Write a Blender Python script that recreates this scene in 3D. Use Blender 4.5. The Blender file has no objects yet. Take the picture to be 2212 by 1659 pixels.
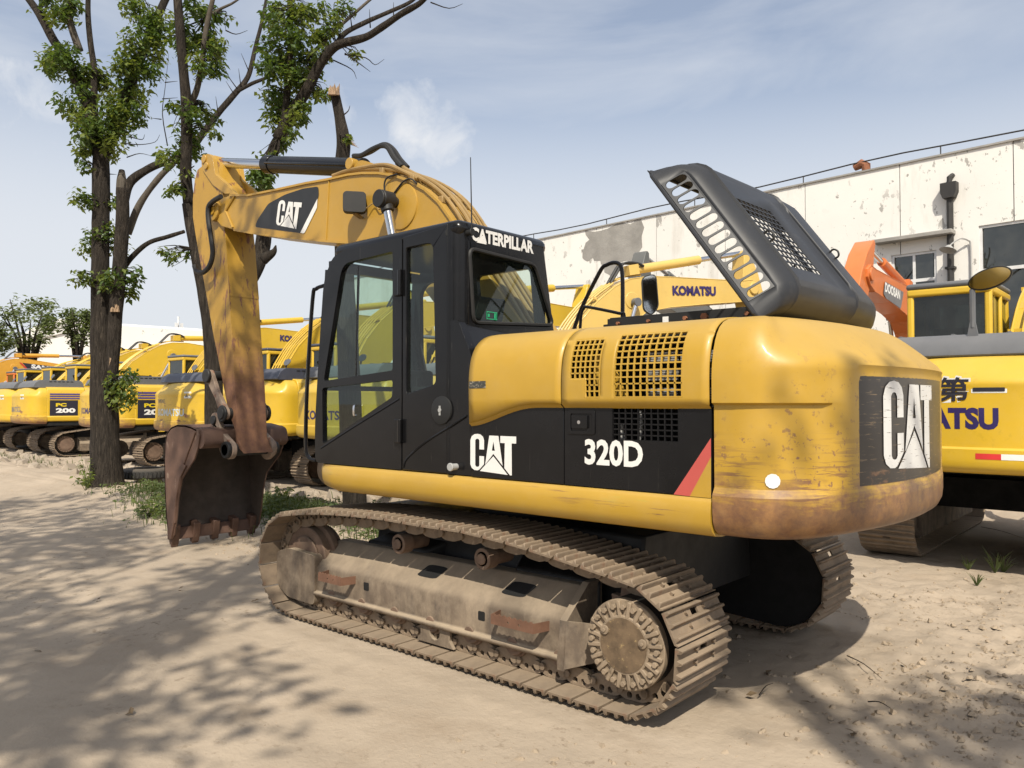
import bpy, bmesh, math, random
from mathutils import Vector, Matrix, noise
from mathutils.geometry import tessellate_polygon
rnd = random.Random(7)
R = math.radians
sc = bpy.context.scene
col = sc.collection

# ---------------------------------------------------------------- camera
CAM = Vector((-3.98, 5.06, 1.75))
FW = Vector((.655, -.756, 0)).normalized()
RT = Vector((FW.y, -FW.x, 0))
UP = Vector((0, 0, 1))
PIT = math.atan(38.5 / 1700)
FP = FW * math.cos(PIT) + UP * math.sin(PIT)
UPP = UP * math.cos(PIT) - FW * math.sin(PIT)
cd = bpy.data.cameras.new('camera')
cam = bpy.data.objects.new('camera', cd)
col.objects.link(cam)
cd.sensor_width = 36
cd.lens = 36 * 1700 / 2212
cd.clip_end = 2000
cam.location = CAM
cam.rotation_euler = (R(90) + PIT, 0, math.atan2(-FW.x, FW.y))
sc.camera = cam

# ---------------------------------------------------------------- sky, sun, exposure
SUN_EL = R(47)
SUNH = Vector((-.66, .75, 0)).normalized()
SUND = SUNH * math.cos(SUN_EL) + UP * math.sin(SUN_EL)
w = bpy.data.worlds.new('World')
sc.world = w
w.use_nodes = True
nt = w.node_tree
nt.nodes.clear()
def wn(t, **k):
    n = nt.nodes.new(t)
    for a, b in k.items():
        setattr(n, a, b)
    return n
sky = wn('ShaderNodeTexSky', sky_type='NISHITA', sun_disc=False, sun_elevation=SUN_EL,
         sun_rotation=math.atan2(SUNH.x, SUNH.y), air_density=1.0, dust_density=2.2, ozone_density=1.6, altitude=20)
bgs = wn('ShaderNodeBackground'); bgs.inputs[1].default_value = .14
bgc = wn('ShaderNodeBackground'); bgc.inputs[0].default_value = (.88, .91, .96, 1); bgc.inputs[1].default_value = .90
tc = wn('ShaderNodeTexCoord')
mp = wn('ShaderNodeMapping'); mp.inputs['Scale'].default_value = (1, 1, 3.6); mp.inputs['Location'].default_value = (.35, .2, .15)
n1 = wn('ShaderNodeTexNoise'); n1.inputs['Scale'].default_value = 2.1; n1.inputs['Detail'].default_value = 9; n1.inputs['Roughness'].default_value = .55
n1.inputs['Distortion'].default_value = .5
r1 = wn('ShaderNodeMapRange'); r1.inputs[1].default_value = .36; r1.inputs[2].default_value = .74; r1.inputs[3].default_value = .27; r1.inputs[4].default_value = .78
nt.links.new(tc.outputs['Generated'], mp.inputs[0]); nt.links.new(mp.outputs[0], n1.inputs['Vector'])
nt.links.new(n1.outputs[0], r1.inputs[0])
# pale haze towards the horizon
sep = wn('ShaderNodeSeparateXYZ'); nt.links.new(tc.outputs['Generated'], sep.inputs[0])
r2 = wn('ShaderNodeMapRange', interpolation_type='SMOOTHSTEP'); r2.inputs[1].default_value = .16; r2.inputs[2].default_value = .50; r2.inputs[3].default_value = .90; r2.inputs[4].default_value = 0
nt.links.new(sep.outputs[2], r2.inputs[0])
mx = wn('ShaderNodeMath', operation='MAXIMUM'); nt.links.new(r1.outputs[0], mx.inputs[0]); nt.links.new(r2.outputs[0], mx.inputs[1])
last = mx.outputs[0]
def pxdir(x, y):
    return (FP + RT * ((x - 1106) / 1700) + UPP * ((829.5 - y) / 1700)).normalized()
# low cumulus clouds: noise-edged lumps at their bearings in the sky
wob = wn('ShaderNodeTexNoise'); wob.inputs['Scale'].default_value = 9; wob.inputs['Detail'].default_value = 10; wob.inputs['Roughness'].default_value = .62
nt.links.new(tc.outputs['Generated'], wob.inputs['Vector'])
fno = wn('ShaderNodeTexNoise'); fno.inputs['Scale'].default_value = 17; fno.inputs['Detail'].default_value = 9; fno.inputs['Roughness'].default_value = .6; fno.inputs['Distortion'].default_value = .6
nt.links.new(tc.outputs['Generated'], fno.inputs['Vector'])
fine = wn('ShaderNodeMapRange'); fine.inputs[1].default_value = .32; fine.inputs[2].default_value = .66; fine.inputs[3].default_value = .62; fine.inputs[4].default_value = 1.2
nt.links.new(fno.outputs[0], fine.inputs[0])
for (cx, cy, rad, amp) in ((890, 258, .078, .85), (955, 295, .082, .75), (866, 226, .050, .8), (1015, 335, .09, .5), (735, 262, .07, .55), (1075, 350, .085, .4), (820, 330, .08, .35), (-30, 300, .13, .7), (70, 390, .13, .5), (920, 345, .09, .45)):
    d = pxdir(cx, cy)
    ds = wn('ShaderNodeVectorMath', operation='DISTANCE'); ds.inputs[1].default_value = d
    nt.links.new(tc.outputs['Generated'], ds.inputs[0])
    ad = wn('ShaderNodeMath', operation='MULTIPLY_ADD'); ad.inputs[1].default_value = -.15; 
    nt.links.new(wob.outputs[0], ad.inputs[0]); nt.links.new(ds.outputs['Value'], ad.inputs[2])
    mr = wn('ShaderNodeMapRange', interpolation_type='SMOOTHSTEP'); mr.inputs[1].default_value = rad - .072; mr.inputs[2].default_value = rad - .072 - .07
    mr.inputs[3].default_value = 0; mr.inputs[4].default_value = amp
    nt.links.new(ad.outputs[0], mr.inputs[0])
    mm = wn('ShaderNodeMath', operation='MULTIPLY'); nt.links.new(mr.outputs[0], mm.inputs[0]); nt.links.new(fine.outputs[0], mm.inputs[1])
    m2 = wn('ShaderNodeMath', operation='MAXIMUM'); nt.links.new(last, m2.inputs[0]); nt.links.new(mm.outputs[0], m2.inputs[1]); last = m2.outputs[0]
mixs = wn('ShaderNodeMixShader'); wo = wn('ShaderNodeOutputWorld')
nt.links.new(sky.outputs[0], bgs.inputs[0]); nt.links.new(last, mixs.inputs[0]); nt.links.new(bgs.outputs[0], mixs.inputs[1]); nt.links.new(bgc.outputs[0], mixs.inputs[2])
nt.links.new(mixs.outputs[0], wo.inputs[0])
sl = bpy.data.lights.new('sun', 'SUN'); sl.energy = 5.0; sl.angle = R(.53); sl.color = (1, .93, .80)
so = bpy.data.objects.new('sun', sl); col.objects.link(so); so.rotation_euler = SUND.to_track_quat('Z', 'Y').to_euler(); so.location = (0, 0, 30)
sc.view_settings.view_transform = 'Standard'
sc.view_settings.look = 'None'
sc.view_settings.gamma = 1
sc.view_settings.use_curve_mapping = False
sc.view_settings.exposure = 0.0
sc.cycles.max_bounces = 6
sc.cycles.diffuse_bounces = 1
sc.cycles.transparent_max_bounces = 12

# ---------------------------------------------------------------- measuring helpers
def pray(x, y):
    return FP + RT * ((x - 1106) / 1700) + UPP * ((829.5 - y) / 1700)
def PX(x, y, ax, v):
    d = pray(x, y); i = 'XYZ'.index(ax); t = (v - CAM[i]) / d[i]
    return CAM + d * t
def PD(x, y, dep):
    return CAM + pray(x, y) * dep

# ---------------------------------------------------------------- materials
M = {}
def mat(name, c, rough=.55, metal=0., var=.12, vs=3.0, spots=(), dust=0., dustc=(.42, .34, .24), bump=(0, 0), zband=None, spec=.5, stretch=None, trans=None, coat=0.):
    m = bpy.data.materials.new(name); m.use_nodes = True
    t = m.node_tree; t.nodes.clear()
    def N(ty, **k):
        n = t.nodes.new(ty)
        for a, b in k.items(): setattr(n, a, b)
        return n
    L = t.links.new
    out = N('ShaderNodeOutputMaterial'); b = N('ShaderNodeBsdfPrincipled')
    tco = N('ShaderNodeTexCoord')
    vec = tco.outputs['Object']
    def noi(scale, det=5, ro=.6, st=None, off=0):
        v = vec
        if st:
            mpp = N('ShaderNodeMapping'); mpp.inputs['Scale'].default_value = st; mpp.inputs['Location'].default_value = (off, off * .7, off * 1.3)
            L(vec, mpp.inputs[0]); v = mpp.outputs[0]
        n = N('ShaderNodeTexNoise'); n.inputs['Scale'].default_value = scale; n.inputs['Detail'].default_value = det; n.inputs['Roughness'].default_value = ro
        L(v, n.inputs['Vector']); return n.outputs[0]
    def mr(src, a0, a1, b0, b1):
        n = N('ShaderNodeMapRange'); n.inputs[1].default_value = a0; n.inputs[2].default_value = a1; n.inputs[3].default_value = b0; n.inputs[4].default_value = b1
        L(src, n.inputs[0]); return n.outputs[0]
    def mul(a, bb):
        n = N('ShaderNodeMath', operation='MULTIPLY'); L(a, n.inputs[0])
        if isinstance(bb, (int, float)): n.inputs[1].default_value = bb
        else: L(bb, n.inputs[1])
        return n.outputs[0]
    def mixc(f, a, c2):
        n = N('ShaderNodeMix', data_type='RGBA')
        L(f, n.inputs[0])
        if isinstance(a, tuple): n.inputs[6].default_value = (*a, 1)
        else: L(a, n.inputs[6])
        if isinstance(c2, tuple): n.inputs[7].default_value = (*c2, 1)
        else: L(c2, n.inputs[7])
        return n.outputs[2]
    f = mr(noi(vs, 6, .6, stretch), .3, .7, 0, 1)
    c = mixc(f, tuple(min(1, x * (1 - var)) for x in c), tuple(min(1, x * (1 + var)) for x in c))
    ro = None
    wear = None
    for i, s in enumerate(spots):
        # (colour, scale, threshold, softness, stretch, gate)
        sf = mr(noi(s[1], 7, .68, s[4] if len(s) > 4 and s[4] else (1, 1, 1), 3.1 * i + 1), s[2], s[2] + s[3], 0, 1)
        if len(s) > 5 and s[5]:
            g = noi(s[5][0], 3, .5, (1, 1, 1), 7.7 * i + 2)
            sf = mul(sf, mr(g, s[5][1], s[5][1] + .12, 0, 1))
            if len(s[5]) > 2:
                sp = N('ShaderNodeSeparateXYZ'); L(vec, sp.inputs[0])
                sf = mul(sf, mr(sp.outputs[2], s[5][2], s[5][3], 1, 0))
        c = mixc(sf, c, s[0])
        wear = sf
    if zband:
        # (z_low, z_high, colour1, colour2)
        sp = N('ShaderNodeSeparateXYZ'); L(vec, sp.inputs[0])
        nn = mr(noi(5, 7, .7), .2, .8, -.14, .14)
        n2 = mr(noi(9, 7, .7, (.35, .35, 3), 4), .25, .75, -.10, .10)
        a = N('ShaderNodeMath', operation='ADD'); L(sp.outputs[2], a.inputs[0]); L(nn, a.inputs[1])
        a2 = N('ShaderNodeMath', operation='ADD'); L(a.outputs[0], a2.inputs[0]); L(n2, a2.inputs[1])
        zf = mr(a2.outputs[0], zband[0], zband[1], 1, 0)
        rc = mixc(mr(noi(14, 8, .75), .35, .7, 0, 1), zband[2], zband[3])
        c = mixc(zf, c, rc)
        wear = zf
    if dust:
        ge = N('ShaderNodeNewGeometry'); sp = N('ShaderNodeSeparateXYZ'); L(ge.outputs['Normal'], sp.inputs[0])
        df = mul(mr(sp.outputs[2], .25, .95, 0, dust), mr(noi(4, 6, .65, (1, 1, 1), 9), .25, .7, .45, 1))
        df2 = mr(noi(7, 8, .7, (1, 1, 1), 13), .45, .8, 0, dust * .5)
        mxm = N('ShaderNodeMath', operation='MAXIMUM'); L(df, mxm.inputs[0]); L(df2, mxm.inputs[1])
        c = mixc(mxm.outputs[0], c, dustc)
        rr = mr(mxm.outputs[0], 0, .7, rough, .9); L(rr, b.inputs['Roughness']); ro = 1
    if ro is None:
        if wear is not None:
            L(mr(wear, 0, 1, rough, .85), b.inputs['Roughness'])
        else:
            L(mr(noi(vs * 2.3, 4, .6, (1, 1, 1), 5), .3, .7, max(.02, rough * .85), min(1, rough * 1.15)), b.inputs['Roughness'])
    L(c, b.inputs['Base Color'])
    b.inputs['Metallic'].default_value = metal
    b.inputs['Specular IOR Level'].default_value = spec
    if coat: b.inputs['Coat Weight'].default_value = coat; b.inputs['Coat Roughness'].default_value = .12
    if bump[1]:
        bn = N('ShaderNodeBump'); bn.inputs['Strength'].default_value = bump[1]; bn.inputs['Distance'].default_value = bump[2] if len(bump) > 2 else .02
        L(noi(bump[0], 8, .7, bump[3] if len(bump) > 3 else None), bn.inputs['Height']); L(bn.outputs[0], b.inputs['Normal'])
    if trans:
        tr = N('ShaderNodeBsdfTranslucent'); tr.inputs[0].default_value = (*trans[0], 1)
        ms = N('ShaderNodeMixShader'); ms.inputs[0].default_value = trans[1]
        L(b.outputs[0], ms.inputs[1]); L(tr.outputs[0], ms.inputs[2]); L(ms.outputs[0], out.inputs[0])
    else:
        L(b.outputs[0], out.inputs[0])
    M[name] = m
    return m

def glass(name, tint, refl=.1, opac=.0, dirt=(.3, .3, .27)):
    m = bpy.data.materials.new(name); m.use_nodes = True
    t = m.node_tree; t.nodes.clear(); L = t.links.new
    out = t.nodes.new('ShaderNodeOutputMaterial')
    tr = t.nodes.new('ShaderNodeBsdfTransparent'); tr.inputs[0].default_value = (*tint, 1)
    gl = t.nodes.new('ShaderNodeBsdfGlossy'); gl.inputs['Roughness'].default_value = .015; gl.inputs[0].default_value = (.9, .95, .95, 1)
    lw = t.nodes.new('ShaderNodeLayerWeight'); lw.inputs[0].default_value = .5
    fr = t.nodes.new('ShaderNodeMath'); fr.operation = 'POWER'; fr.inputs[1].default_value = 4.0; L(lw.outputs['Facing'], fr.inputs[0])
    ma = t.nodes.new('ShaderNodeMath'); ma.operation = 'MULTIPLY_ADD'; ma.inputs[1].default_value = 1.0; ma.inputs[2].default_value = refl
    L(fr.outputs[0], ma.inputs[0])
    ms = t.nodes.new('ShaderNodeMixShader'); L(ma.outputs[0], ms.inputs[0]); L(tr.outputs[0], ms.inputs[1]); L(gl.outputs[0], ms.inputs[2])
    df = t.nodes.new('ShaderNodeBsdfDiffuse'); df.inputs[0].default_value = (*dirt, 1)
    tco = t.nodes.new('ShaderNodeTexCoord'); no = t.nodes.new('ShaderNodeTexNoise'); no.inputs['Scale'].default_value = 3.5; no.inputs['Detail'].default_value = 7
    L(tco.outputs['Object'], no.inputs['Vector'])
    mr = t.nodes.new('ShaderNodeMapRange'); mr.inputs[1].default_value = .35; mr.inputs[2].default_value = .75; mr.inputs[3].default_value = opac * .4; mr.inputs[4].default_value = opac * 1.6
    L(no.outputs[0], mr.inputs[0])
    m2 = t.nodes.new('ShaderNodeMixShader'); L(mr.outputs[0], m2.inputs[0]); L(ms.outputs[0], m2.inputs[1]); L(df.outputs[0], m2.inputs[2])
    L(m2.outputs[0], out.inputs[0]); M[name] = m
    return m

RUST = (.20, .085, .045)
YEL = (.48, .288, .032)
mat('cat_yellow', YEL, .42, var=.08, vs=2, spots=((RUST, 9, .72, .05, (1, 1, 1)), ((.50, .27, .03), 14, .63, .1, (.3, .3, 2)),), dust=.36, dustc=(.47, .35, .18), coat=.08)
mat('cw_yellow', YEL, .44, var=.09, vs=2, coat=.06, dust=.36, dustc=(.47, .35, .18),
    spots=(((.17, .08, .05), 7, .52, .05, (.5, .5, 7), (1.6, .42, 1.36, 1.66)), ((.20, .10, .06), 22, .585, .04, (1, 1, 1), (2.2, .46, 1.45, 2.2)), ((.30, .26, .06), 5, .62, .12, (.4, .4, 5), (2, .52, 1.4, 1.6))),
    zband=(1.225, 1.36, (.16, .078, .045), (.33, .17, .06)))
mat('skirt_yellow', YEL, .38, var=.06, vs=2, coat=.2, dust=.25, dustc=(.55, .42, .24),
    spots=(((.17, .08, .045), 6, .58, .05, (.35, 1, 6), (1.1, .52)), ((.42, .33, .05), 4, .6, .1, (.3, 1, 3))))
mat('boom_yellow', (.455, .262, .034), .42, var=.09, vs=1.5, spots=((RUST, 11, .70, .05, (1, 1, 1)), ((.48, .25, .03), 5, .6, .2, (1, 1, .3))), dust=.25, coat=.15)
mat('stick_yellow', (.455, .262, .034), .46, var=.1, vs=1.5, spots=(((.62, .55, .45), 6, .64, .06, (2, 2, .4), (1.2, .48, 2.0, 3.0)), (RUST, 8, .56, .06, (1.5, 1.5, .4)), ), zband=(1.95, 2.75, (.15, .07, .045), (.25, .125, .06)))
mat('bucket_rust', (.125, .07, .048), .7, var=.3, vs=4, spots=(((.34, .25, .19), 6, .60, .12, (1, 1, .6)), ((.10, .06, .045), 9, .6, .1)), bump=(18, .25, .01))
mat('bucket_shade', (.075, .06, .05), .85, var=.3, vs=4)  # darker than the outer plates: interior shade put into the colour
mat('link_steel', (.27, .20, .15), .7, var=.3, vs=6, spots=((RUST, 7, .55, .1), ((.40, .33, .25), 5, .6, .1)), bump=(20, .2, .01))
mat('black_paint', (.008, .008, .009), .24, var=.3, vs=2, dust=.05, dustc=(.10, .09, .075), coat=.1, spec=.25, spots=(((.065, .06, .052), 8, .64, .1, (6, 6, .28)),))
mat('black_matte', (.012, .012, .012), .6, var=.3, vs=3)
mat('hood_black', (.030, .032, .037), .44, var=.2, vs=2, dust=.22, dustc=(.085, .082, .08), spec=.3, spots=(((.06, .058, .055), 5, .6, .2, (1, 1, 1)),))
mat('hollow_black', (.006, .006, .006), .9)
mat('white_decal', (.78, .77, .74), .5, var=.05, vs=8)
mat('worn_white', (.70, .69, .66), .5, var=.05, vs=8, spots=(((.12, .10, .08), 9, .60, .03, (.6, .6, 9)), ((.25, .2, .15), 20, .66, .04)))
mat('worn_black', (.022, .019, .018), .36, var=.3, vs=4, spots=(((.17, .12, .07), 9, .60, .04, (.6, .6, 9)), ((.20, .10, .05), 4, .58, .1, (.7, .7, 2), (1.4, .42, 1.35, 1.5))), dust=.12, dustc=(.15, .12, .1))
mat('boom_decal', (.018, .018, .018), .42, var=.3, vs=4, spots=(((.2, .2, .2), 40, .72, .03),))
mat('red_decal', (.50, .09, .075), .45, var=.08)
mat('chrome', (.58, .59, .61), .16, 1.0, var=.05)
mat('rubber', (.014, .014, .014), .55, var=.3, dust=.16, dustc=(.12, .10, .08))
mat('tan_pipe', (.30, .19, .065), .5, var=.2, vs=5, dust=.45, dustc=(.30, .23, .14))
mat('shoe_steel', (.21, .155, .105), .72, var=.3, vs=5, spots=(((.12, .09, .07), 6, .55, .15), ((.18, .10, .06), 8, .6, .1)), dust=.52, dustc=(.42, .325, .225), bump=(30, .25, .006))
mat('frame_steel', (.115, .085, .06), .75, var=.3, vs=3, spots=(((.09, .07, .055), 5, .56, .14, (1, 1, .3)), ((.34, .265, .185), 3, .46, .4, (1.3, 1.3, .5))), dust=.85, dustc=(.44, .35, .245), bump=(30, .25, .006))
mat('roller_rust', (.15, .095, .065), .75, var=.3, vs=8, dust=.4, bump=(30, .2, .005))
mat('step_rust', (.15, .075, .045), .8, var=.3, vs=9, bump=(40, .3, .004))
mat('drive_steel', (.27, .205, .14), .75, var=.2, vs=8, spots=(((.15, .11, .07), 9, .58, .1),), bump=(40, .2, .004))
mat('drive_hub', (.14, .095, .055), .7, var=.4, vs=14, spots=(((.35, .25, .12), 25, .6, .05),), bump=(60, .3, .004))
mat('bolt_rust', (.25, .10, .05), .8, var=.3, vs=20)
mat('cooler_grey', (.35, .34, .32), .6, var=.2, vs=3, metal=.2)
mat('seat_black', (.02, .02, .02), .8)
mat('seat_brown', (.16, .06, .03), .8)
mat('mirror_glass', (.55, .58, .62), .06, 1.0)
mat('lamp_grey', (.35, .35, .34), .5)
mat('green_sticker', (.02, .35, .16), .5)
mat('dull_sticker', (.05, .05, .045), .5, spots=(((.4, .36, .28), 60, .55, .03),))
glass('cab_glass', (.60, .74, .71), .045, .02)
glass('dark_glass', (.08, .10, .10), .05, .04)
# row machines
for k, c in (('kom', (.64, .41, .028)), ('kompale', (.66, .45, .12)), ('sany', (.66, .33, .035)), ('orange', (.62, .165, .035)), ('teal', (.05, .42, .36)), ('armgrey', (.10, .105, .105))):
    mat(k + '_paint', c, .4, var=.06, vs=1.5, spots=((tuple(x * .75 for x in c), 5, .62, .15),), dust=.18, dustc=(.55, .45, .28), coat=.2)
    mat(k + '_worn', c, .45, var=.08, vs=1.5, coat=.1, dust=.2, dustc=(.5, .4, .25), spots=(((.22, .09, .05), 4, .56, .05, (.7, .7, 2.5), (1.0, .46, 1.5, 1.9)), ((.20, .10, .06), 12, .64, .04)), zband=(1.10, 1.34, (.19, .085, .05), (.28, .13, .06)))
mat('cover_grey', (.12, .125, .135), .5, var=.12, vs=2, dust=.35, dustc=(.26, .24, .22))
mat('cover_blue', (.05, .055, .08), .4, var=.12, vs=2, dust=.3, dustc=(.2, .2, .2))
mat('navy_decal', (.022, .022, .035), .45)
mat('purple_decal', (.075, .055, .22), .45)
mat('komatsu_ink', (.03, .02, .11), .45)
mat('yellow_ink', (.75, .55, .02), .45)
mat('faded_ink', (.20, .19, .20), .5)
mat('sticker_white', (.72, .72, .68), .5, spots=(((.3, .3, .28), 22, .58, .05),))
mat('sticker_yellow', (.72, .52, .03), .5)
mat('sticker_grey', (.30, .29, .22), .5)
mat('tape_red', (.6, .04, .04), .4)
mat('teal_ink', (.03, .33, .28), .5)
mat('pale_ink', (.55, .62, .64), .5)
mat('grey_ink', (.16, .16, .17), .5)
# place
mat('soil', (.415, .338, .255), .95, var=.16, vs=.6, spots=(((.35, .275, .20), 1.6, .52, .22), ((.455, .37, .28), .35, .5, .25), ((.24, .185, .13), 13, .57, .10, None, (.45, .5)), ((.46, .38, .28), 22, .68, .05)), bump=(9, .6, .025), spec=.15)
mat('clod', (.34, .27, .195), .95, var=.25, vs=3, spec=.15, bump=(30, .4, .01))
mat('rubble', (.33, .275, .215), .95, var=.3, vs=2, spec=.2, bump=(30, .4, .01))
mat('bark', (.050, .041, .033), .9, var=.55, vs=9, stretch=(3, 3, .45), spots=(((.13, .105, .08), 7, .56, .12, (4, 4, .5)),), bump=(11, 1.0, .09, (3.6, 3.6, .6)), spec=.2)
mat('bark_pale', (.10, .085, .068), .9, var=.35, vs=7, stretch=(2, 2, .6), bump=(14, .7, .02, (2, 2, .6)), spec=.2)
mat('raw_wood', (.30, .20, .12), .8, var=.3, vs=14, stretch=(3, 3, .4), bump=(20, .6, .02, (3, 3, .5)))
mat('leaf', (.060, .098, .028), .42, var=.45, vs=2.5, trans=((.20, .30, .03), .32), spec=.45)
mat('leaf_light', (.13, .165, .040), .45, var=.35, vs=2.5, trans=((.30, .36, .04), .36), spec=.4)
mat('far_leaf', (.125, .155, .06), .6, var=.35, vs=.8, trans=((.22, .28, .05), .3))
mat('weed', (.085, .115, .035), .6, var=.4, vs=2, trans=((.2, .25, .05), .3))
mat('dry_leaf', (.16, .11, .06), .8, var=.4, vs=9)
mat('wall_white', (.80, .78, .73), .9, var=.05, vs=.25, spec=.2, spots=(((.40, .385, .355), 2.6, .60, .015, (1, 1, .6), (.28, .42)), ((.60, .57, .51), .9, .55, .2, (1, 1, .2)), ((.34, .33, .30), 5, .645, .02)), bump=(9, .15, .02))
mat('render_grey', (.31, .295, .27), .95, var=.22, vs=1.2, bump=(6, .4, .04))
mat('wall_far', (.80, .78, .73), .9, var=.06, vs=.2, spots=(((.34, .34, .30), 1.4, .64, .02, (1, 1, 1), (.25, .5)),))
mat('window_frame', (.70, .70, .69), .5)
mat('pipe_black', (.03, .028, .026), .6, var=.3)
mat('tyre', (.025, .025, .024), .85, var=.3, dust=.5, dustc=(.2, .16, .12))
glass('window_glass', (.10, .11, .11), .10, .08)
M['leaf'].use_backface_culling = False

# ---------------------------------------------------------------- mesh helpers
class MB:
    def __init__(s): s.v = []; s.f = []; s.pc = []
    def add(s, vs, fs):
        o = len(s.v); s.pc.append((list(vs), list(fs))); s.v += [tuple(p) for p in vs]; s.f += [tuple(i + o for i in q) for q in fs]; return s
    def box(s, a, b):
        (x0, y0, z0), (x1, y1, z1) = a, b
        return s.add([(x0, y0, z0), (x1, y0, z0), (x1, y1, z0), (x0, y1, z0), (x0, y0, z1), (x1, y0, z1), (x1, y1, z1), (x0, y1, z1)],
                     [(0, 3, 2, 1), (4, 5, 6, 7), (0, 1, 5, 4), (1, 2, 6, 5), (2, 3, 7, 6), (3, 0, 4, 7)])
    def bar(s, p, q, w, h, up=(0, 0, 1)):
        p = Vector(p); q = Vector(q); d = (q - p).normalized(); u = Vector(up)
        if abs(d.dot(u)) > .97: u = Vector((1, 0, 0))
        a = d.cross(u).normalized() * w / 2; b = a.cross(d).normalized() * h / 2
        vs = [p - a - b, p + a - b, p + a + b, p - a + b, q - a - b, q + a - b, q + a + b, q - a + b]
        return s.add(vs, [(0, 3, 2, 1), (4, 5, 6, 7), (0, 1, 5, 4), (1, 2, 6, 5), (2, 3, 7, 6), (3, 0, 4, 7)])
    def tube(s, pts, r, n=8, cap=True):
        pts = [Vector(p) for p in pts]; m = len(pts); rs = r if isinstance(r, (list, tuple)) else [r] * m
        vs = []; fs = []; ref = None
        for i in range(m):
            t = (pts[min(i + 1, m - 1)] - pts[max(i - 1, 0)]).normalized()
            if ref is None:
                ref = Vector((0, 0, 1)) if abs(t.z) < .9 else Vector((1, 0, 0))
            a = t.cross(ref).normalized(); b = a.cross(t).normalized(); ref = b
            for k in range(n):
                an = 2 * math.pi * k / n
                vs.append(pts[i] + (a * math.cos(an) + b * math.sin(an)) * rs[i])
        for i in range(m - 1):
            for k in range(n):
                k2 = (k + 1) % n
                fs.append((i * n + k, i * n + k2, (i + 1) * n + k2, (i + 1) * n + k))
        if cap:
            fs.append(tuple(range(n - 1, -1, -1))); fs.append(tuple(range((m - 1) * n, m * n)))
        return s.add(vs, fs)
    def cyl(s, p, q, r, n=16, r2=None):
        return s.tube([p, q], [r, r if r2 is None else r2], n)
    def prism(s, poly, holes, mp, w0, w1):
        # poly/holes 2-D loops, mp(u,v,w)->3-D
        loops = [poly] + list(holes)
        tri = tessellate_polygon([[Vector((a, b, 0)) for a, b in l] for l in loops])
        flat = [p for l in loops for p in l]; n = len(flat)
        vs = [mp(a, b, w0) for a, b in flat] + [mp(a, b, w1) for a, b in flat]
        fs = [tuple(t) for t in tri] + [tuple(i + n for i in reversed(t)) for t in tri]
        o = 0
        for l in loops:
            k = len(l)
            for i in range(k):
                j = (i + 1) % k
                fs.append((o + i, o + j, n + o + j, n + o + i))
            o += k
        return s.add(vs, fs)
    def sheet(s, poly, holes, mp):
        loops = [poly] + list(holes)
        tri = tessellate_polygon([[Vector((a, b, 0)) for a, b in l] for l in loops])
        flat = [p for l in loops for p in l]
        return s.add([mp(a, b) for a, b in flat], [tuple(t) for t in tri])
    def grid(s, fn, nu, nv, skip=None, closed=False):
        vs = [fn(i, j) for i in range(nu) for j in range(nv)]
        fs = [(i * nv + j, (i + 1) * nv + j, (i + 1) * nv + j + 1, i * nv + j + 1) for i in range(nu - 1) for j in range(nv - 1) if not (skip and skip(i, j))]
        return s.add(vs, fs)
    def mesh(s, name, m, smooth=35, weld=True):
        me = bpy.data.meshes.new(name)
        bm = bmesh.new(); bv = [bm.verts.new(p) for p in s.v]
        for q in s.f:
            try: bm.faces.new([bv[i] for i in q])
            except ValueError: pass
        if weld: bmesh.ops.remove_doubles(bm, verts=bm.verts, dist=1e-5)
        bmesh.ops.recalc_face_normals(bm, faces=bm.faces)
        bm.to_mesh(me); bm.free()
        if isinstance(m, str): m = M[m]
        me.materials.append(m)
        if smooth:
            me.shade_smooth(); me.set_sharp_from_angle(angle=R(smooth))
        return me
    def raw(s, name, m, smooth=False):
        me = bpy.data.meshes.new(name); me.from_pydata(s.v, [], s.f); me.materials.append(M[m] if isinstance(m, str) else m)
        if smooth: me.shade_smooth()
        me.update(); return me
    def build(s, name, m, parent=None, bevel=0, smooth=35, seg=2, solid=0, weld=True):
        o = obj(name, s.mesh(name, m, smooth, weld), parent)
        if solid:
            d = o.modifiers.new('thickness', 'SOLIDIFY'); d.thickness = solid; d.offset = -1
        if bevel: bev(o, bevel, seg)
        return o
def each(b, name, m, parent=None, **k):
    # one object for every piece collected in b
    r = []
    for vs, fs in b.pc:
        q = MB(); q.add(vs, fs); r.append(q.build(name, m, parent, **k))
    return r
def bev(o, wd, seg=2):
    d = o.modifiers.new('bevel', 'BEVEL'); d.width = wd; d.segments = seg; d.limit_method = 'ANGLE'; d.angle_limit = R(38); d.harden_normals = False
    return o
def obj(name, me, parent=None):
    o = bpy.data.objects.new(name, me); col.objects.link(o)
    if parent: o.parent = parent
    return o
def empty(name, loc=(0, 0, 0), rz=0):
    o = bpy.data.objects.new(name, None); col.objects.link(o); o.location = loc; o.rotation_euler = (0, 0, rz); o.empty_display_size = .3
    return o
def tag(o, label, cat, group=None, kind=None):
    if label: o['label'] = label
    if cat: o['category'] = cat
    if group: o['group'] = group
    if kind: o['kind'] = kind
    return o
def struct(o): o['kind'] = 'structure'; return o
def mY(u, v, w): return (u, w, v)
def mX(u, v, w): return (w, u, v)
def mZ(u, v, w): return (u, v, w)
def ss(a, b, x):
    t = max(0, min(1, (x - a) / (b - a))); return t * t * (3 - 2 * t)
def lerp(a, b, t): return a + (b - a) * t
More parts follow.
